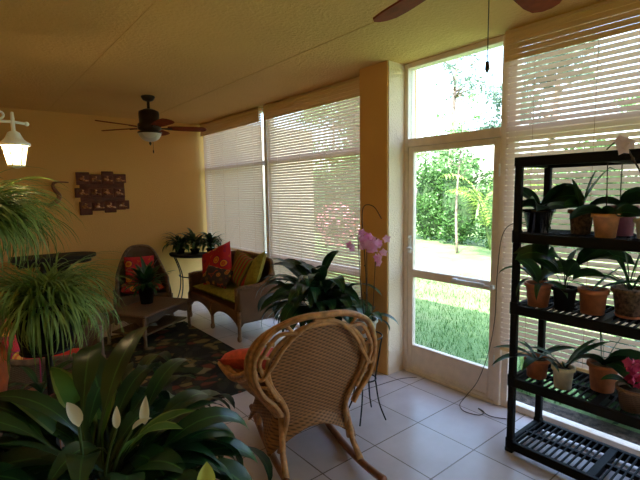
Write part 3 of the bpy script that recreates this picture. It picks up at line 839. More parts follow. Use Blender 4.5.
# far armchair
wicker_seat('wicker_armchair', 'grey-brown wicker armchair with tall rounded back by the far wall', 'armchair', .68, .58, (1.83, 6.12, 0), R(-14), M_['wick3'], M_['rope3'], .36, .56, .95, 1, .28)
pillow('seat_cushion', 'red roundel seat cushion on the far wicker armchair', .54, .48, .11, (1.815, 6.07, .418), (0, 0, R(-14)), M_['rings'])
pillow('throw_pillow', 'red roundel back pillow leaning in the far wicker armchair', .38, .36, .13, (1.82, 6.14, .65), (R(72), 0, R(-14)), M_['rings'])
# left armchair, turned towards the loveseat
wicker_seat('wicker_armchair', 'wicker armchair with red cushions behind the grassy plant at the left', 'armchair', .78, .70, (.33, 3.55, 0), R(70), M_['wick3'], M_['rope3'], .38, .62, .80, 1, .2)
pillow('seat_cushion', 'red seat cushion on the left wicker armchair', .62, .56, .13, (.36, 3.54, .448), (0, 0, R(70)), M_['redfab'])
pillow('throw_pillow', 'pink and red floral pillow propped in the left wicker armchair', .40, .38, .12, (.19, 3.60, .70), (R(70), 0, R(70)), M_['rings'])

# coffee table
root = thing('wicker_coffee_table', 'low grey-brown wicker coffee table with lower shelf on the rug', 'coffee table', (1.62, 5.16, 0), R(32))
tw, td, tz = .76, .48, .37
mb = MB(); mb.box(-tw/2-.04, tw/2+.04, -td/2-.04, td/2+.04, tz-.025, tz, bev=.012); mb.build('tabletop', M_['wick3'], root)
mb = MB()
for a, b_ in (((-tw/2, -td/2), (tw/2, -td/2)), ((tw/2, -td/2), (tw/2, td/2)), ((tw/2, td/2), (-tw/2, td/2)), ((-tw/2, td/2), (-tw/2, -td/2))):
    pa = [(a[0]+(b_[0]-a[0])*i/12, a[1]+(b_[1]-a[1])*i/12) for i in range(13)]
    sheet(mb, pa, lambda u: tz-.14+.05*math.sin(PI*u)**.6+.015*math.sin(6*PI*u), lambda u: tz-.02, .016, 3)
mb.build('apron', M_['wick3'], root)
mb = MB(); mb.box(-tw/2+.01, tw/2-.01, -td/2+.01, td/2-.01, .13, .15, bev=.006); mb.build('lower_shelf', M_['wick3'], root)
for sx in (-1, 1):
    for sy in (-1, 1):
        mb = MB(); mb.tube([(sx*tw/2, sy*td/2, tz-.02), (sx*tw/2*1.03, sy*td/2*1.03, .05), (sx*tw/2*1.04, sy*td/2*1.04, .0)], [.02, .018, .022], 10); mb.build('leg', M_['rope3'], root)

# rug
mb = MB(); mb.box(.70, 2.14, 3.15, 5.46, .0005, .012, bev=.004); tag(mb.build('area_rug', M_['rug']), 'dark floral area rug under the coffee table', 'rug')

# half-round iron console in the corner
root = thing('corner_console', 'half-round dark console on curved iron legs in the far corner', 'console table', (2.75, 6.35, 0), R(-45))
mb = MB(); poly = [(.42*math.cos(PI+PI*i/24), .40*math.sin(PI+PI*i/24)) for i in range(25)]; mb.prism(poly, .755, .775); mb.build('tabletop', M_['darktable'], root)
def halfring(mb, r, z, rr): mb.tube([(r*math.cos(PI+PI*i/20), r*.95*math.sin(PI+PI*i/20), z) for i in range(21)], rr, 6)
mb = MB(); halfring(mb, .40, .745, .010); halfring(mb, .29, .43, .008); mb.build('ring_frame', M_['iron'], root)
for a in (185, 235, 305, 355):
    a = R(a); mb = MB(); c, s = math.cos(a), math.sin(a)*.95
    mb.tube(spline([(.39*c, .39*s, .745), (.33*c, .33*s, .60), (.285*c, .285*s, .43), (.30*c, .30*s, .2), (.37*c, .37*s, 0)], 5), .009, 6); mb.build('leg', M_['iron'], root)

# dark rounded table against far wall, left
root = thing('dark_side_table', 'dark table with a rounded end against the far wall under the copper tiles', 'table', (.85, 6.25, 0))
poly = [(-.45, -.24), (.2, -.24)] + [(.2+.26*math.sin(PI*i/12), -.24*math.cos(PI*i/12)) for i in range(1, 12)] + [(.2, .24), (-.45, .24)]
mb = MB(); mb.prism(poly, .885, .925); mb.build('tabletop', M_['darktable'], root)
mb = MB(); mb.prism([(x*.88, y*.88) for x, y in poly], .83, .884); mb.build('apron', M_['darktable'], root)
for sgn in (-1, 1):
    mb = MB(); vs = []
    M2 = Matrix.Translation((.15*sgn, 0, 0))
    x0, x1 = (.02, .14) if sgn > 0 else (-.14, -.02)
    mb.add([(x0, -.14, .83), (x1, -.14, .83), (x1, .14, .83), (x0, .14, .83), (x0+.12*sgn, -.18, 0), (x1+.14*sgn, -.18, 0), (x1+.14*sgn, .18, 0), (x0+.12*sgn, .18, 0)],
           [(0, 1, 2, 3), (7, 6, 5, 4), (0, 4, 5, 1), (1, 5, 6, 2), (2, 6, 7, 3), (3, 7, 4, 0)], smooth=False)
    mb.build('leg', M_['darktable'], root)
mb = MB(); mb.box(-.17, .17, -.06, .06, .42, .47); mb.build('stretcher', M_['darktable'], root)

# ------------------------------------------------------------ rocking chair
rc = thing('wicker_rocking_chair', 'honey wicker rocking chair with looped cane back, seen from behind', 'rocking chair', (1.625, 2.20, 0), R(-18)); rc.scale = (1.03, 1.03, 1.03)
# local: +y is the way it faces; the back leans and widens upwards
def by(x, z): return -.23-.13*(z-.3)/.65 + .55*x*x*(.4+.6*min(1, max(0, (z-.3)/.4)))
def bp(x, z, out=0.0): return Vector((x, by(x, z)-out, z))
def hw(z):
    q = max(0, min(1, (z-.34)/.34)); return .175+.115*q*q*(3-2*q)
apex = .885
mb = MB(); vs = []; fs = []; NX, NZ = 24, 26
for s_ in (0, 1):
    for j in range(NZ+1):
        for i in range(NX+1):
            a = -1+2*i/NX
            zt_ = apex-.20*abs(a)**2.6; z = .28+(zt_-.28)*j/NZ; x = a*hw(z)
            p = bp(x, z, -.018*s_); vs.append(p)
S = (NX+1)*(NZ+1)
for j in range(NZ):
    for i in range(NX):
        a = j*(NX+1)+i; q = (a, a+1, a+NX+2, a+NX+1); fs.append(q); fs.append(tuple(S+x for x in q[::-1]))
mb.add(vs, fs); mb.build('woven_back', M_['wick'], rc)
# flaring skirt
base = [(-.215, .26), (-.215, .1), (-.215, -.10)]+[(.215*math.sin(p), -.10-.13*math.cos(p)) for p in [R(-80)+R(160)*i/20 for i in range(21)]]+[(.215, -.10), (.215, .1), (.215, .26)]
bb2 = []
for a, b_ in zip(base[:-1], base[1:]):
    for k in range(3): bb2.append((a[0]+(b_[0]-a[0])*k/3, a[1]+(b_[1]-a[1])*k/3))
bb2.append(base[-1])
Ls = [0]
for a, b_ in zip(bb2[:-1], bb2[1:]): Ls.append(Ls[-1]+math.dist(a, b_))
def skb(u):
    i = min(len(bb2)-1, int(round(u*(len(bb2)-1)))); x, y = bb2[i]
    if abs(x) < .20 and y < -.1: return .10+.17*(1-(x/.20)**2)**.7
    return .10+.12*max(0, math.sin(PI*min(1, max(0, (y+.14)/.40))))**.7
mb = MB(); sheet(mb, bb2, skb, lambda u: .40, .018, 8, lambda u, z: -(.30*max(0, .30-z)) if False else .38*max(0, .34-z)**1.1)
mb.build('skirt', M_['wick'], rc)
mb = MB(); mb.prism([(-.215, .28), (-.215, -.1)]+[(.2*math.sin(p), -.10-.11*math.cos(p)) for p in [R(-80)+R(160)*i/20 for i in range(21)]]+[(.215, -.1), (.215, .28)], .315, .345); mb.build('seat', M_['wick'], rc)
mb = MB()
half = [(0, .955), (.10, .952), (.20, .925), (.29, .87), (.345, .79), (.375, .70), (.37, .60), (.33, .51), (.27, .44), (.225, .37)]
def wing(x, z, sgn, o): return Vector((sgn*x, by(x, z)-o+.10*max(0, x-.25), z))
for off, sc, rr in ((.030, 1.0, .018), (.012, 1.045, .014), (.055, .965, .013)):
    pts = [wing(x*sc, z-(1-sc)*-.25 if x < .3 else z, -1, off) for x, z in half[::-1]] + [wing(x*sc, z-(1-sc)*-.25 if x < .3 else z, 1, off) for x, z in half[1:]]
    mb.tube(spline(pts, 6), rr, 8)
mb.build('rim', M_['rope'], rc)
mb = MB()
inner = [(0, .90), (.11, .885), (.20, .83), (.265, .75), (.292, .66), (.27, .55), (.21, .45), (.18, .36), (.19, .26), (.22, .12)]
pts = [bp(-x, z, .022) for x, z in inner[::-1]]+[bp(x, z, .022) for x, z in inner[1:]]
mb.tube(spline(pts, 6), .014, 8)
for s_ in (-1, 1):
    # sweeping strand from the crown down to the wing, and cross pieces
    mb.tube(spline([bp(s_*-.06, .925, .03), bp(s_*.08, .905, .035), wing(.20, .80, s_, .04), wing(.27, .68, s_, .045), wing(.33, .60, s_, .05), wing(.365, .66, s_, .045)], 6), .012, 8)
    mb.tube(spline([bp(s_*.13, .86, .035), wing(.24, .86, s_, .04), wing(.31, .76, s_, .045), wing(.335, .68, s_, .045), wing(.29, .57, s_, .045), wing(.235, .47, s_, .04)], 6), .012, 8)
    for (xa, za, xb, zb) in ((.28, .72, .37, .74), (.285, .64, .375, .66), (.26, .54, .35, .55), (.26, .80, .33, .82), (.17, .87, .21, .92)):
        mb.tube([bp(s_*xa, za, .03), wing(xb, zb, s_, .03)], .010, 6)
mb.build('cane_loops', M_['rope'], rc)
for s_ in (-1, 1):
    mb = MB()
    a_pts = [wing(.36, .62, s_, .0), Vector((s_*.40, -.06, .53)), Vector((s_*.43, .06, .50)), Vector((s_*.45, .18, .50)), Vector((s_*.45, .29, .49)), Vector((s_*.41, .35, .44)), Vector((s_*.33, .34, .39)), Vector((s_*.25, .29, .34))]
    sp2 = spline(a_pts, 6); mb.tube(sp2, .019, 8); mb.tube([p+Vector((s_*.02, 0, .022)) for p in sp2], .013, 8); mb.tube([p+Vector((-s_*.024, 0, .014)) for p in sp2], .013, 8)
    mb.build('arm', M_['rope'], rc)
    mb = MB(); vs = []; fs = []
    inn = [(s_*(.215), -.14+.43*i/12) for i in range(13)]
    out_ = [sp2[int(2+i*(len(sp2)-14)/12)] for i in range(13)]
    for i in range(13):
        a = Vector((inn[i][0], inn[i][1], .33)); b_ = out_[i]
        for k in range(6):
            p = a.lerp(b_, k/5); p.z -= .03*math.sin(PI*k/5); vs += [p, p+Vector((0, 0, .014))]
    for i in range(12):
        for k in range(5):
            a = (i*6+k)*2; b_ = a+12
            fs += [(a, b_, b_+2, a+2), (a+1, a+3, b_+3, b_+1)]
    mb.add(vs, fs); mb.build('side_panel', M_['wick'], rc)
for sx in (-1, 1):
    mb = MB(); mb.tube([(sx*.20, -.20, .33), (sx*.215, -.27, .14), (sx*.225, -.36, .060)], [.019, .018, .02], 8); mb.build('leg', M_['rope'], rc)
    mb = MB(); mb.tube([(sx*.215, .25, .33), (sx*.225, .27, .055)], .019, 8); mb.build('leg', M_['rope'], rc)
    pts = []
    for i in range(25):
        y = -.62+1.12*i/24; pts.append((sx*(.225+.02*(y < -.3)*(-.3-y)), y, .022+.20*y**2))
    mb = MB(); mb.tube(pts, .021, 8); mb.build('runner', M_['wood'], rc)
pillow('seat_cushion', 'red seat cushion on the honey rocking chair', .40, .40, .11, (1.635, 2.26, .415), (0, 0, R(-18)), M_['redfab'])
pillow('throw_pillow', 'coral and red pillow lying at the front of the rocking chair', .42, .36, .14, (1.47, 2.47, .55), (R(-14), R(16), R(10)), M_['coral'])

# ------------------------------------------------------------ pots and plants
def potprof(rt, rb, h, rim=.008, rimh=.02):
    return [(0, 0), (rb, 0), (rt-.004, h-rimh), (rt+rim, h-rimh), (rt+rim, h), (rt-.006, h), (rt-.010, h-.02), (0, h-.02)]
def pot(root, rt, rb, h, mat, z=0, rim=.006, rimh=.02, name='pot', soil='soil', n=24):
    mb = MB(); mb.lathe(potprof(rt, rb, h, rim, rimh)[:-1], (0, 0, z), n); p = mb.build(name, M_[mat], root)
    mb = MB(); mb.lathe([(rt-.009, h-.02), (rt*.5, h-.012), (0, h-.01)], (0, 0, z), 18); mb.build('soil', M_[soil], root)
    return p
def flower(mb, c, s, az, el, petals=5, r_=rnd):
    fwd = Vector((math.cos(az)*math.cos(el), math.sin(az)*math.cos(el), math.sin(el))); u = fwd.orthogonal().normalized(); w = fwd.cross(u)
    for k in range(petals):
        a = 2*PI*k/petals; d = (u*math.cos(a)+w*math.sin(a)); t = fwd.cross(d)
        p = Vector(c)
        wd_ = s*.42
        vs = [p, p+d*s*.45+t*wd_-fwd*s*.05, p+d*s-fwd*s*.18, p+d*s*.45-t*wd_-fwd*s*.05, p+d*s*.5+fwd*s*.08]
        mb.add(vs, [(0, 1, 4), (1, 2, 4), (2, 3, 4), (3, 0, 4)], [(0, .5)]*5)
    mb.ball(Vector(c)+fwd*s*.12, s*.13, 6)

# big foreground peace lily
root = thing('peace_lily', 'large dark peace lily with white spathes filling the lower left foreground', 'potted plant', (.29, 1.50, 0))
pot(root, .21, .15, .60, 'black', name='pot')
r_ = random.Random(21)
mb = MB()
for i in range(270):
    az = r_.uniform(0, 2*PI); el = r_.uniform(R(32), R(84)); L = r_.uniform(.42, .82)
    if math.cos(az+R(110)) > .2: L *= .78
    if math.cos(az-R(85)) > .3: L *= 1.12
    if math.cos(az+R(35)) > .4: L *= .85
    b0 = (r_.uniform(-.09, .09), r_.uniform(-.09, .09), .58)
    mb.leaf(b0, az, el, L, r_.uniform(.065, .12), r_.uniform(R(95), R(165)), r_.uniform(.42, .50), 16, .22, pr=.005, twist=r_.uniform(-.6, .6), power=1.7, minz=.03)
mb.build('foliage', M_['lily'], root)
mb = MB()
for az, L in ((100, .62), (130, .58), (70, .6), (95, .5), (-60, .55), (-30, .5)): mb.leaf((.0, .05, .58), R(az), R(72), L, .09, R(70), .45, 12, .15, pr=.005, power=2)
mb.build('pale_foliage', M_['varieg'], root)
def spathe(root, base, tip, lean_az, L=.12, w=.05, mat='spathe', fl=.0):
    mb = MB(); b0 = Vector(base); t = Vector(tip); mid = (b0+t)/2+Vector((0, 0, .05)); mb.tube(spline([b0, mid, t], 5), .004, 5); s_ = mb.build('flower_stalk', M_['stem'], root)
    mb = MB(); mb.leaf(t, lean_az, R(75)-fl, L, w, R(20), 0, 8, .6, pr=.003, belly=.7); mb.build('spathe', M_[mat], s_)
spathe(root, (-.05, 0, .58), (-.10, -.27, 1.06), R(100), .085, .034, fl=R(35))
spathe(root, (0, .05, .58), (.10, -.14, .94), R(60), .085, .03)
spathe(root, (-.02, 0, .58), (0, -.225, 1.0), R(70), .06, .022)
spathe(root, (0, .03, .58), (.04, -.225, .98), R(-10), .06, .028, fl=R(45))
spathe(root, (-.02, -.1, .58), (.124, -.534, .93), R(60), .06, .045, 'yellowleaf')

# middle peace lily on an iron stand, behind the rocking chair
def iron_stand(label, loc, h, r, ring_z, n=4, group=None, feet=1.25):
    root = thing('plant_stand', label, 'plant stand', loc)
    mb = MB(); mb.tube([(r*math.cos(2*PI*i/24), r*math.sin(2*PI*i/24), h) for i in range(24)], .006, 6, closed=True); mb.build('top_ring', M_['iron'], root)
    mb = MB(); mb.tube([(r*.62*math.cos(2*PI*i/24), r*.62*math.sin(2*PI*i/24), ring_z) for i in range(24)], .006, 6, closed=True)
    mb.build('lower_ring', M_['iron'], root)
    mb = MB(); mb.tube([(-r, 0, h-.003), (r, 0, h-.003)], .004, 6); mb.tube([(0, -r, h-.003), (0, r, h-.003)], .004, 6); mb.build('cross_bar', M_['iron'], root)
    for k in range(n):
        a = 2*PI*k/n+.5; c, s = math.cos(a), math.sin(a)
        mb = MB(); mb.tube(spline([(r*c, r*s, h), (r*.85*c, r*.85*s, h*.82), (r*.62*c, r*.62*s, ring_z+.03), (r*.64*c, r*.64*s, ring_z-.03), (r*.85*c, r*.85*s, h*.2), (r*feet*c, r*feet*s, .006)], 5), .006, 6); mb.build('leg', M_['iron'], root)
    return root
iron_stand('black iron plant stand under the middle peace lily by the window', (2.58, 3.16, 0), .30, .17, .26)
root = thing('peace_lily', 'peace lily with one white spathe on an iron stand behind the rocking chair', 'potted plant', (2.58, 3.16, .302))
pot(root, .16, .12, .22, 'blackpot')
r_ = random.Random(5); mb = MB()
for i in range(200):
    az = r_.uniform(0, 2*PI); el = r_.uniform(R(20), R(86)); L = r_.uniform(.45, .90)
    if math.cos(az) > .2: L *= .55
    mb.leaf((r_.uniform(-.07, .07), r_.uniform(-.07, .07), .2), az, el, L, r_.uniform(.09, .13), r_.uniform(R(70), R(135)), r_.uniform(.42, .5), 13, .2, pr=.004, twist=r_.uniform(-.4, .4), power=2.1)
mb.build('foliage', M_['lily'], root)
spathe(root, (0, 0, .22), (-.30, -.16, .58), R(-140), .09, .06, fl=R(20))

# orchid with pink blooms on its own iron stand
iron_stand('slim black iron plant stand beside the rocking chair, holding the pink orchid', (2.19, 2.19, 0), .62, .12, .30)
root = thing('potted_orchid', 'tall orchid with a cluster of pink blooms on a slim iron stand', 'orchid', (2.19, 2.19, .624))
pot(root, .085, .065, .12, 'white', soil='bark')
mb = MB(); r_ = random.Random(8)
for az, L, el in ((30, .28, 40), (200, .26, 45), (300, .27, 35), (250, .3, 50), (110, .24, 45), (340, .25, 10), (80, .2, 60)): mb.leaf((0, 0, .11), R(az), R(el), L, .075, R(85), .0, 9, .25)
mb.build('leaves', M_['lily_b'], root)
mb = MB(); sp1 = spline([(0, 0, .11), (.02, .01, .35), (.03, .04, .62), (.03, .06, .85), (.05, .05, .93), (.07, -.02, .92), (.06, -.10, .84)], 6); mb.tube(sp1, .0035, 6)
mb.tube(spline([(0, .01, .11), (-.03, .02, .4), (-.01, .06, .68), (0, .10, .72), (.0, .16, .70)], 6), .003, 6)
for z in (.3, .5, .66): mb.ball((.025, .03, z), .006, 6)
mb.build('flower_stems', M_['stake'], root)
mb = MB(); mb.tube([(.02, .0, .10), (.035, .02, .62)], .003, 5); mb.tube([(.05, -.02, .10), (.075, -.04, .70)], .003, 5); mb.build('stakes', M_['stake'], root)
for i in range(34):
    c = (.03+r_.gauss(0, .04), -.01+r_.gauss(0, .05), .655+r_.gauss(0, .034))
    if i > 29: c = (.04+r_.gauss(0, .02), -.10-r_.uniform(0, .04), .57+r_.uniform(-.06, .04))
    if i in (0, 1): c = (-.01, .13+.02*i, .62+.02*i)
    f_ = MB(); flower(f_, c, .034, R(r_.uniform(190, 280)), R(r_.uniform(-20, 30)), 5); f_.build('bloom', M_['pink'], root)

# plants on the corner console
def ax_(i): return False
cp = [('dark strap-leaved plant at the left of the corner console', (2.49, 6.38, .776), 3, .38), ('dark strap-leaved plant in the middle of the corner console', (2.66, 6.24, .776), 4, .42), ('dark strap-leaved plant at the right of the corner console by the window', (2.85, 6.10, .776), 5, .38)]
for lab, loc, sd, L0 in cp:
    root = thing('potted_plant', lab, 'potted plant', loc); r_ = random.Random(sd)
    pot(root, .07, .055, .07, 'blackpot')
    mb = MB()
    for i in range(60): mb.leaf((r_.uniform(-.02, .02), r_.uniform(-.02, .02), .06), r_.uniform(0, 2*PI), r_.uniform(R(35), R(86)), L0*1.1*r_.uniform(.45, 1.0), .048, r_.uniform(R(80), R(140)), .25, 10, .25, power=2)
    mb.build('foliage', M_['strap'], root)
# potted plant on the coffee table
root = thing('potted_plant', 'bushy green plant in a tall black pot on the wicker coffee table', 'potted plant', (1.63, 5.30, .371)); r_ = random.Random(9)
pot(root, .095, .07, .20, 'black')
mb = MB()
for i in range(100): mb.leaf((r_.uniform(-.03, .03), r_.uniform(-.03, .03), .19), r_.uniform(0, 2*PI), r_.uniform(R(20), R(86)), r_.uniform(.18, .42), .055, r_.uniform(R(30), R(100)), .2, 8, .2)
mb.build('foliage', M_['lily_b'], root)

# grassy plants at the left
def grassy(name, label, cat, loc, poth, n, L, seed, el=(50, 88), droop=(90, 165), w=.010, mat='grass_leaf', potmat='terra', pr=.14, minz=None, azlim=False):
    root = thing(name, label, cat, loc); r_ = random.Random(seed)
    pot(root, pr, pr*.75, poth, potmat)
    mb = MB()
    for i in range(n):
        az = r_.uniform(R(-130), R(75)) if azlim else r_.uniform(0, 2*PI)
        mb.leaf((r_.uniform(-.06, .06), r_.uniform(-.06, .06), poth-.02), az, R(r_.uniform(*el)), L*r_.uniform(.55, 1.0), w*r_.uniform(.7, 1.3), R(r_.uniform(*droop)), 0, 12, .3, power=1.3, pr=.002, twist=r_.uniform(-.6, .6), minz=minz)
    mb.build('foliage', M_[mat], root)
    return root
st = thing('plant_pedestal', 'dark iron pedestal holding up the drooping grassy plant at the left', 'pedestal', (.01, 2.77, 0))
mb = MB(); mb.lathe([(0, 0), (.14, 0), (.14, .02), (.02, .03), (.016, 1.22), (.13, 1.23), (.13, 1.24), (0, 1.24)], n=20); mb.build('column', M_['iron'], st)
grassy('grassy_plant', 'large drooping grassy plant on a tall pedestal under the lantern', 'potted plant', (.01, 2.77, 1.241), .24, 520, .62, 31, (40, 88), (100, 178), .0125, minz=None, azlim=True)
st = thing('plant_pedestal', 'round-topped dark iron pedestal holding up the spider plant at the left', 'pedestal', (.28, 2.52, 0))
mb = MB(); mb.lathe([(0, 0), (.13, 0), (.13, .02), (.02, .03), (.016, .88), (.12, .89), (.12, .90), (0, .90)], n=20); mb.build('column', M_['iron'], st)
grassy('spider_plant', 'spreading spider plant below the drooping grassy plant at the left', 'potted plant', (.28, 2.52, .901), .24, 700, .50, 32, (10, 85), (85, 185), .009, potmat='black', pr=.15)
# orange pot, lower left
root = thing('orange_pot', 'orange glazed pot at the left edge below the spider plant', 'pot', (-.03, 2.46, .12))
mb = MB(); mb.lathe([(0, .58), (.09, .58), (.13, .64), (.15, .74), (.14, .84), (.12, .88), (.125, .90), (.11, .90), (.105, .88), (.125, .82), (.13, .74), (.08, .62), (0, .61)], n=28); mb.build('bowl', M_['orange'], root)
mb = MB(); mb.lathe([(0, 0), (.13, 0), (.12, .03), (.04, .08), (.035, .5), (.08, .57), (0, .58)], n=20); mb.build('foot', M_['rope3'], root)
root = thing('flowering_plant', 'small plant with one bright pink bloom beside the orange pot', 'potted plant', (.27, 2.87, 0)); pot(root, .09, .07, .55, 'terra', name='pot')
mb = MB(); r_ = random.Random(2)
for i in range(12): mb.leaf((0, 0, .53), r_.uniform(0, 6.28), R(60), .28, .04, R(70), .2, 8)
mb.build('leaves', M_['lily_b'], root)
mb = MB()
for i in range(5): flower(mb, (r_.uniform(-.02, .02), r_.uniform(-.04, .0), .88+r_.uniform(-.03, .03)), .045, R(-100+r_.uniform(-40, 40)), R(20))
mb.tube([(0, 0, .53), (.01, -.01, .88)], .004, 5)
mb.build('bloom', M_['magenta'], root)

# ------------------------------------------------------------ black plastic shelving
SX0, SX1, SY0, SY1 = 2.56, 2.985, .36, 1.315
root = thing('shelving_unit', 'black plastic five-tier shelving unit full of potted plants by the window', 'shelf unit', ((SX0+SX1)/2, (SY0+SY1)/2, 0))
iv = Matrix.Translation((-(SX0+SX1)/2, -(SY0+SY1)/2, 0))
tops = [.075, .49, .95, 1.39, 1.84]
for ti, zt_ in enumerate(tops):
    mb = MB(); hh = .055
    mb.box(SX0, SX0+.03, SY0, SY1, zt_-hh, zt_, bev=.004); mb.box(SX1-.03, SX1, SY0, SY1, zt_-hh, zt_, bev=.004)
    mb.box(SX0+.03, SX1-.03, SY0, SY0+.03, zt_-hh, zt_, bev=.004); mb.box(SX0+.03, SX1-.03, SY1-.03, SY1, zt_-hh, zt_, bev=.004)
    ym = (SY0+SY1)/2; mb.box(SX0+.03, SX1-.03, ym-.015, ym+.015, zt_-hh, zt_-.002)
    if ti == 4: mb.box(SX0+.03, SX1-.03, SY0+.03, SY1-.03, zt_-.018, zt_-.004)
    for i in range(1):
        x = SX0+.03+(i+1)*(SX1-SX0-.06)/2; mb.box(x-.010, x+.010, SY0+.03, SY1-.03, zt_-.03, zt_-.003)
    ns = 26 if ti < 4 else 0
    for i in range(ns):
        y = SY0+.045+i*(SY1-SY0-.09)/(ns-1); mb.box(SX0+.03, SX1-.03, y-.0035, y+.0035, zt_-.014, zt_-.001)
    mb.build('shelf', M_['black'], root, iv)
for x in (SX0+.022, SX1-.022):
    for y in (SY0+.022, SY1-.022):
        mb = MB(); mb.box(x-.020, x+.020, y-.020, y+.020, 0, 1.80, bev=.006)
        for zt_ in tops[:-1]: mb.box(x-.024, x+.024, y-.024, y+.024, zt_-.06, zt_+.02, bev=.006)
        mb.box(x-.026, x+.026, y-.026, y+.026, 0, .03, bev=.006)
        mb.build('post', M_['black'], root, iv)

SC = 1.3
CEIL = {1.39: 1.785, .95: 1.335, .49: .895}
def pp(label, x, y, z, rt, rb, h, mat, leaves, lm='lily_b', seed=1, cat='potted plant', name='potted_plant', soil='soil', rimh=.02, stake=None, saucer=False):
    root = thing(name, label, cat, (x, y, z+.0005), 0); r_ = random.Random(seed)
    z0 = 0
    if saucer:
        mb = MB(); mb.lathe([(0, 0), (rb*1.25, 0), (rb*1.45, .015), (rb*1.38, .015), (rb*1.2, .006), (0, .006)], n=24); mb.build('saucer', M_['terra'], root); z0 = .007
    rt, rb, h = rt*SC, rb*SC, h*1.22
    pot(root, rt, rb, h, mat, z0, rimh=rimh, soil=soil)
    if leaves:
        mb = MB()
        for (az, el, L, w, dr, pet) in leaves: mb.leaf((r_.uniform(-.01, .01), r_.uniform(-.01, .01), z0+h-.015), R(az), R(el), L*1.28, w*(1.75 if w > .045 else 1.35), R(dr), pet, 10, .3, pr=.004, maxz=CEIL[z]-z-.015, twist=r_.choice((-1, 1))*(r_.uniform(.8, 1.3) if w > .045 else r_.uniform(.2, .8)), power=1.6)
        mb.build('leaves', M_[lm], root)
    for (dx, dy, hh, tx, ty) in (stake or []):
        mb = MB(); mb.tube([(dx, dy, z0+h-.02), (dx+tx, dy+ty, z0+h+hh)], .003, 6)
        for k in (.35, .7): mb.ball((dx+tx*k, dy+ty*k, z0+h+hh*k), .0055, 6)
        mb.build('stake', M_['stake'], root)
    return root
# az: the camera looks from -x,-y; screen left is about azimuth 129+..., screen right about -51
# level two from the top
pp('orchid with broad dark leaves in a glossy black pot, left on the second shelf', 2.72, 1.235, 1.39, .068, .045, .115, 'blackpot', [(-50, 58, .24, .10, 95, 0), (-75, 52, .22, .09, 85, 0), (130, 62, .17, .055, 40, 0), (140, 45, .16, .075, 150, 0), (200, 50, .14, .07, 110, 0), (-30, 35, .16, .08, 70, 0)], 'lily', 1, 'orchid', 'potted_orchid', 'bark')
pp('upright orchid pseudobulbs in a mottled brown pot with holes, second shelf', 2.76, 1.01, 1.39, .050, .038, .115, 'bark', [(-55, 72, .28, .045, 35, 0), (-70, 82, .21, .035, 15, 0), (130, 60, .10, .05, 100, 0), (150, 80, .16, .03, 20, 0)], 'lily_b', 2, 'orchid', 'potted_orchid', 'bark')
pp('orchid with bare staked stem in a small pale terracotta pot, second shelf', 2.64, .845, 1.39, .050, .036, .105, 'terra2', [(130, 25, .15, .06, 70, 0), (-50, 35, .12, .055, 60, 0), (220, 30, .10, .05, 60, 0)], 'lily', 3, 'orchid', 'potted_orchid', 'bark', stake=[(0, 0, .26, -.004, .006)])
pp('orchid with dark leaves in a mauve pot behind the pale terracotta one', 2.82, .83, 1.39, .058, .045, .135, 'purple', [(-50, 35, .20, .08, 60, 0), (-30, 45, .18, .07, 70, 0), (130, 30, .16, .06, 80, 0), (250, 35, .14, .07, 60, 0)], 'lily', 4, 'orchid', 'potted_orchid', 'bark', stake=[(0, .01, .24, .0, .0)])
# cream pot at the picture's right edge with arching bloom
o = pp('orchid in round cream pot at right edge, stem arching over the top shelf', 2.70, .665, 1.39, .052, .040, .085, 'cream', [(120, 40, .14, .06, 70, 0), (-60, 40, .18, .07, 60, 0)], 'lily', 5, 'orchid', 'potted_orchid', 'bark')
mb = MB(); mb.tube(spline([(0, 0, .07), (-.06, -.01, .2), (-.15, .0, .30), (-.19, .04, .40), (-.20, .075, .47), (-.20, .11, .485), (-.20, .15, .45)], 6), .004, 6)
for q in ((-.15, .0, .30), (-.19, .04, .40)): mb.ball(q, .008, 6)
mb.build('flower_stem', M_['stake'], o)
for c in ((-.21, .055, .47), (-.22, .085, .485), (-.215, .075, .45)):
    f_ = MB(); flower(f_, c, .036, R(200), R(10)); f_.build('bloom', M_['palepink'], o)
# level three
pp('leafy plant in a terracotta pot at the left of the third shelf', 2.66, 1.19, .95, .058, .042, .115, 'terra', [(120, 60, .22, .04, 110, .1), (140, 75, .18, .05, 60, .1), (60, 60, .16, .05, 80, .1), (-60, 65, .20, .06, 90, .1), (200, 20, .20, .03, 70, .1), (170, 40, .22, .03, 120, .1), (-100, 30, .18, .035, 100, .1)], 'lily_b', 6)
pp('tall broad-leaved plant in a dark pot between the terracotta pots, third shelf', 2.68, 1.05, .95, .050, .038, .11, 'black', [(120, 78, .32, .06, 100, .35), (140, 82, .34, .065, 120, .35), (-50, 80, .34, .07, 110, .35), (-60, 74, .36, .06, 115, .4), (-20, 84, .30, .07, 70, .35), (90, 70, .25, .05, 80, .3), (220, 75, .22, .05, 70, .3), (-90, 60, .2, .05, 80, .3), (180, 80, .30, .06, 90, .4)], 'lily', 7)
pp('wide terracotta pot with a few thin shoots in the middle of the third shelf', 2.72, .915, .95, .056, .045, .115, 'terra', [(-45, 45, .20, .03, 10, 0), (130, 40, .12, .012, 40, 0), (-70, 30, .2, .03, 30, 0), (100, 35, .10, .012, 40, 0)], 'lily_b', 8, rimh=.025)
pp('spiny branching plant in a mossy brown pot on a saucer, right on the third shelf', 2.78, .755, .95, .066, .048, .125, 'bark', [(130, 60, .20, .012, 60, 0), (150, 70, .24, .012, 40, 0), (125, 45, .18, .03, 60, 0), (-50, 80, .24, .012, 15, 0), (-70, 85, .22, .012, 10, 0), (100, 85, .26, .014, 12, 0), (-30, 60, .2, .014, 40, 0), (110, 55, .14, .03, 60, 0), (170, 50, .16, .02, 80, 0), (-80, 50, .2, .014, 90, 0), (60, 75, .22, .012, 30, 0)], 'lily_b', 9, soil='bark', saucer=True)
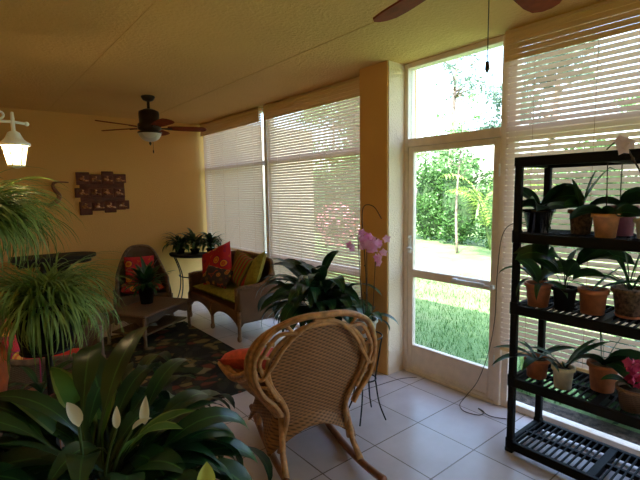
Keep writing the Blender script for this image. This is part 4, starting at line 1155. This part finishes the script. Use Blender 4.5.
# level four
pp('spreading strap-leaved plant in a terracotta pot at the left of the fourth shelf', 2.70, 1.20, .49, .054, .042, .10, 'terra', [(130, 35, .22, .035, 50, 0), (145, 20, .24, .04, 60, 0), (110, 55, .2, .035, 80, 0), (-50, 40, .2, .035, 50, 0), (-60, 60, .16, .03, 60, 0), (180, 25, .18, .035, 70, 0), (230, 30, .2, .035, 60, 0), (80, 60, .15, .03, 60, 0)], 'lily_b', 10)
pp('long strap-leaved plant in a cream pot on the fourth shelf', 2.66, 1.03, .49, .045, .035, .105, 'cream', [(-48, 50, .24, .035, 35, 0), (-60, 65, .2, .03, 30, 0), (130, 40, .24, .035, 60, 0), (145, 55, .2, .03, 50, 0), (-30, 35, .2, .03, 60, 0), (200, 50, .14, .03, 60, 0)], 'lily_b', 11)
pp('drooping dark-leaved orchid in a terracotta pot right of the cream pot, fourth shelf', 2.80, .87, .49, .060, .045, .13, 'terra', [(150, 40, .20, .07, 90, 0), (-60, 40, .24, .07, 110, 0), (-90, 45, .22, .07, 130, 0), (-120, 40, .2, .06, 130, 0), (-50, 70, .2, .01, 20, 0), (120, 85, .24, .006, 10, 0), (60, 86, .26, .006, 8, 0)], 'lily', 12, 'orchid', 'potted_orchid', 'bark')
o = pp('woven basket pot with crimson flowers at the right edge of the fourth shelf', 2.66, .68, .49, .060, .044, .10, 'wick2', [(130, 50, .14, .04, 80, 0), (-40, 60, .16, .04, 60, 0)], 'lily_b', 13)
mb = MB(); r_ = random.Random(17)
for i in range(26):
    th = r_.uniform(0, 2*PI); rr = r_.uniform(0, .06); flower(mb, (rr*math.cos(th)+.0, rr*math.sin(th), .13+r_.uniform(0, .13)), .028, r_.uniform(0, 2*PI), R(r_.uniform(0, 60)))
mb.build('blossoms', M_['magenta'], o)

# cord trailing from the door side onto the tiles
pts = spline([(2.93, 1.36, 1.40), (2.95, 1.50, 1.42), (2.975, 1.60, 1.32), (3.03, 1.66, 1.0), (3.055, 1.68, .7), (3.05, 1.72, .42), (3.01, 1.78, .18), (2.94, 1.84, .05), (2.86, 1.84, .008), (2.80, 1.76, .006), (2.83, 1.66, .006), (2.90, 1.66, .006), (2.92, 1.72, .006), (2.88, 1.60, .006), (2.93, 1.50, .006)], 8)
mb = MB(); mb.tube(pts, .003, 6); tag(mb.build('electric_cord', M_['stake']), 'thin dark cord hanging by the door and looping onto the floor tiles', 'cord')
pts = spline([(2.35, 2.52, .005), (2.55, 2.5, .005), (2.74, 2.48, .005), (2.9, 2.45, .005), (3.02, 2.38, .005)], 6)
mb = MB(); mb.tube(pts, .0025, 6); tag(mb.build('electric_cord', M_['stake']), 'thin dark cord lying on the tiles around the foot of the column', 'cord')
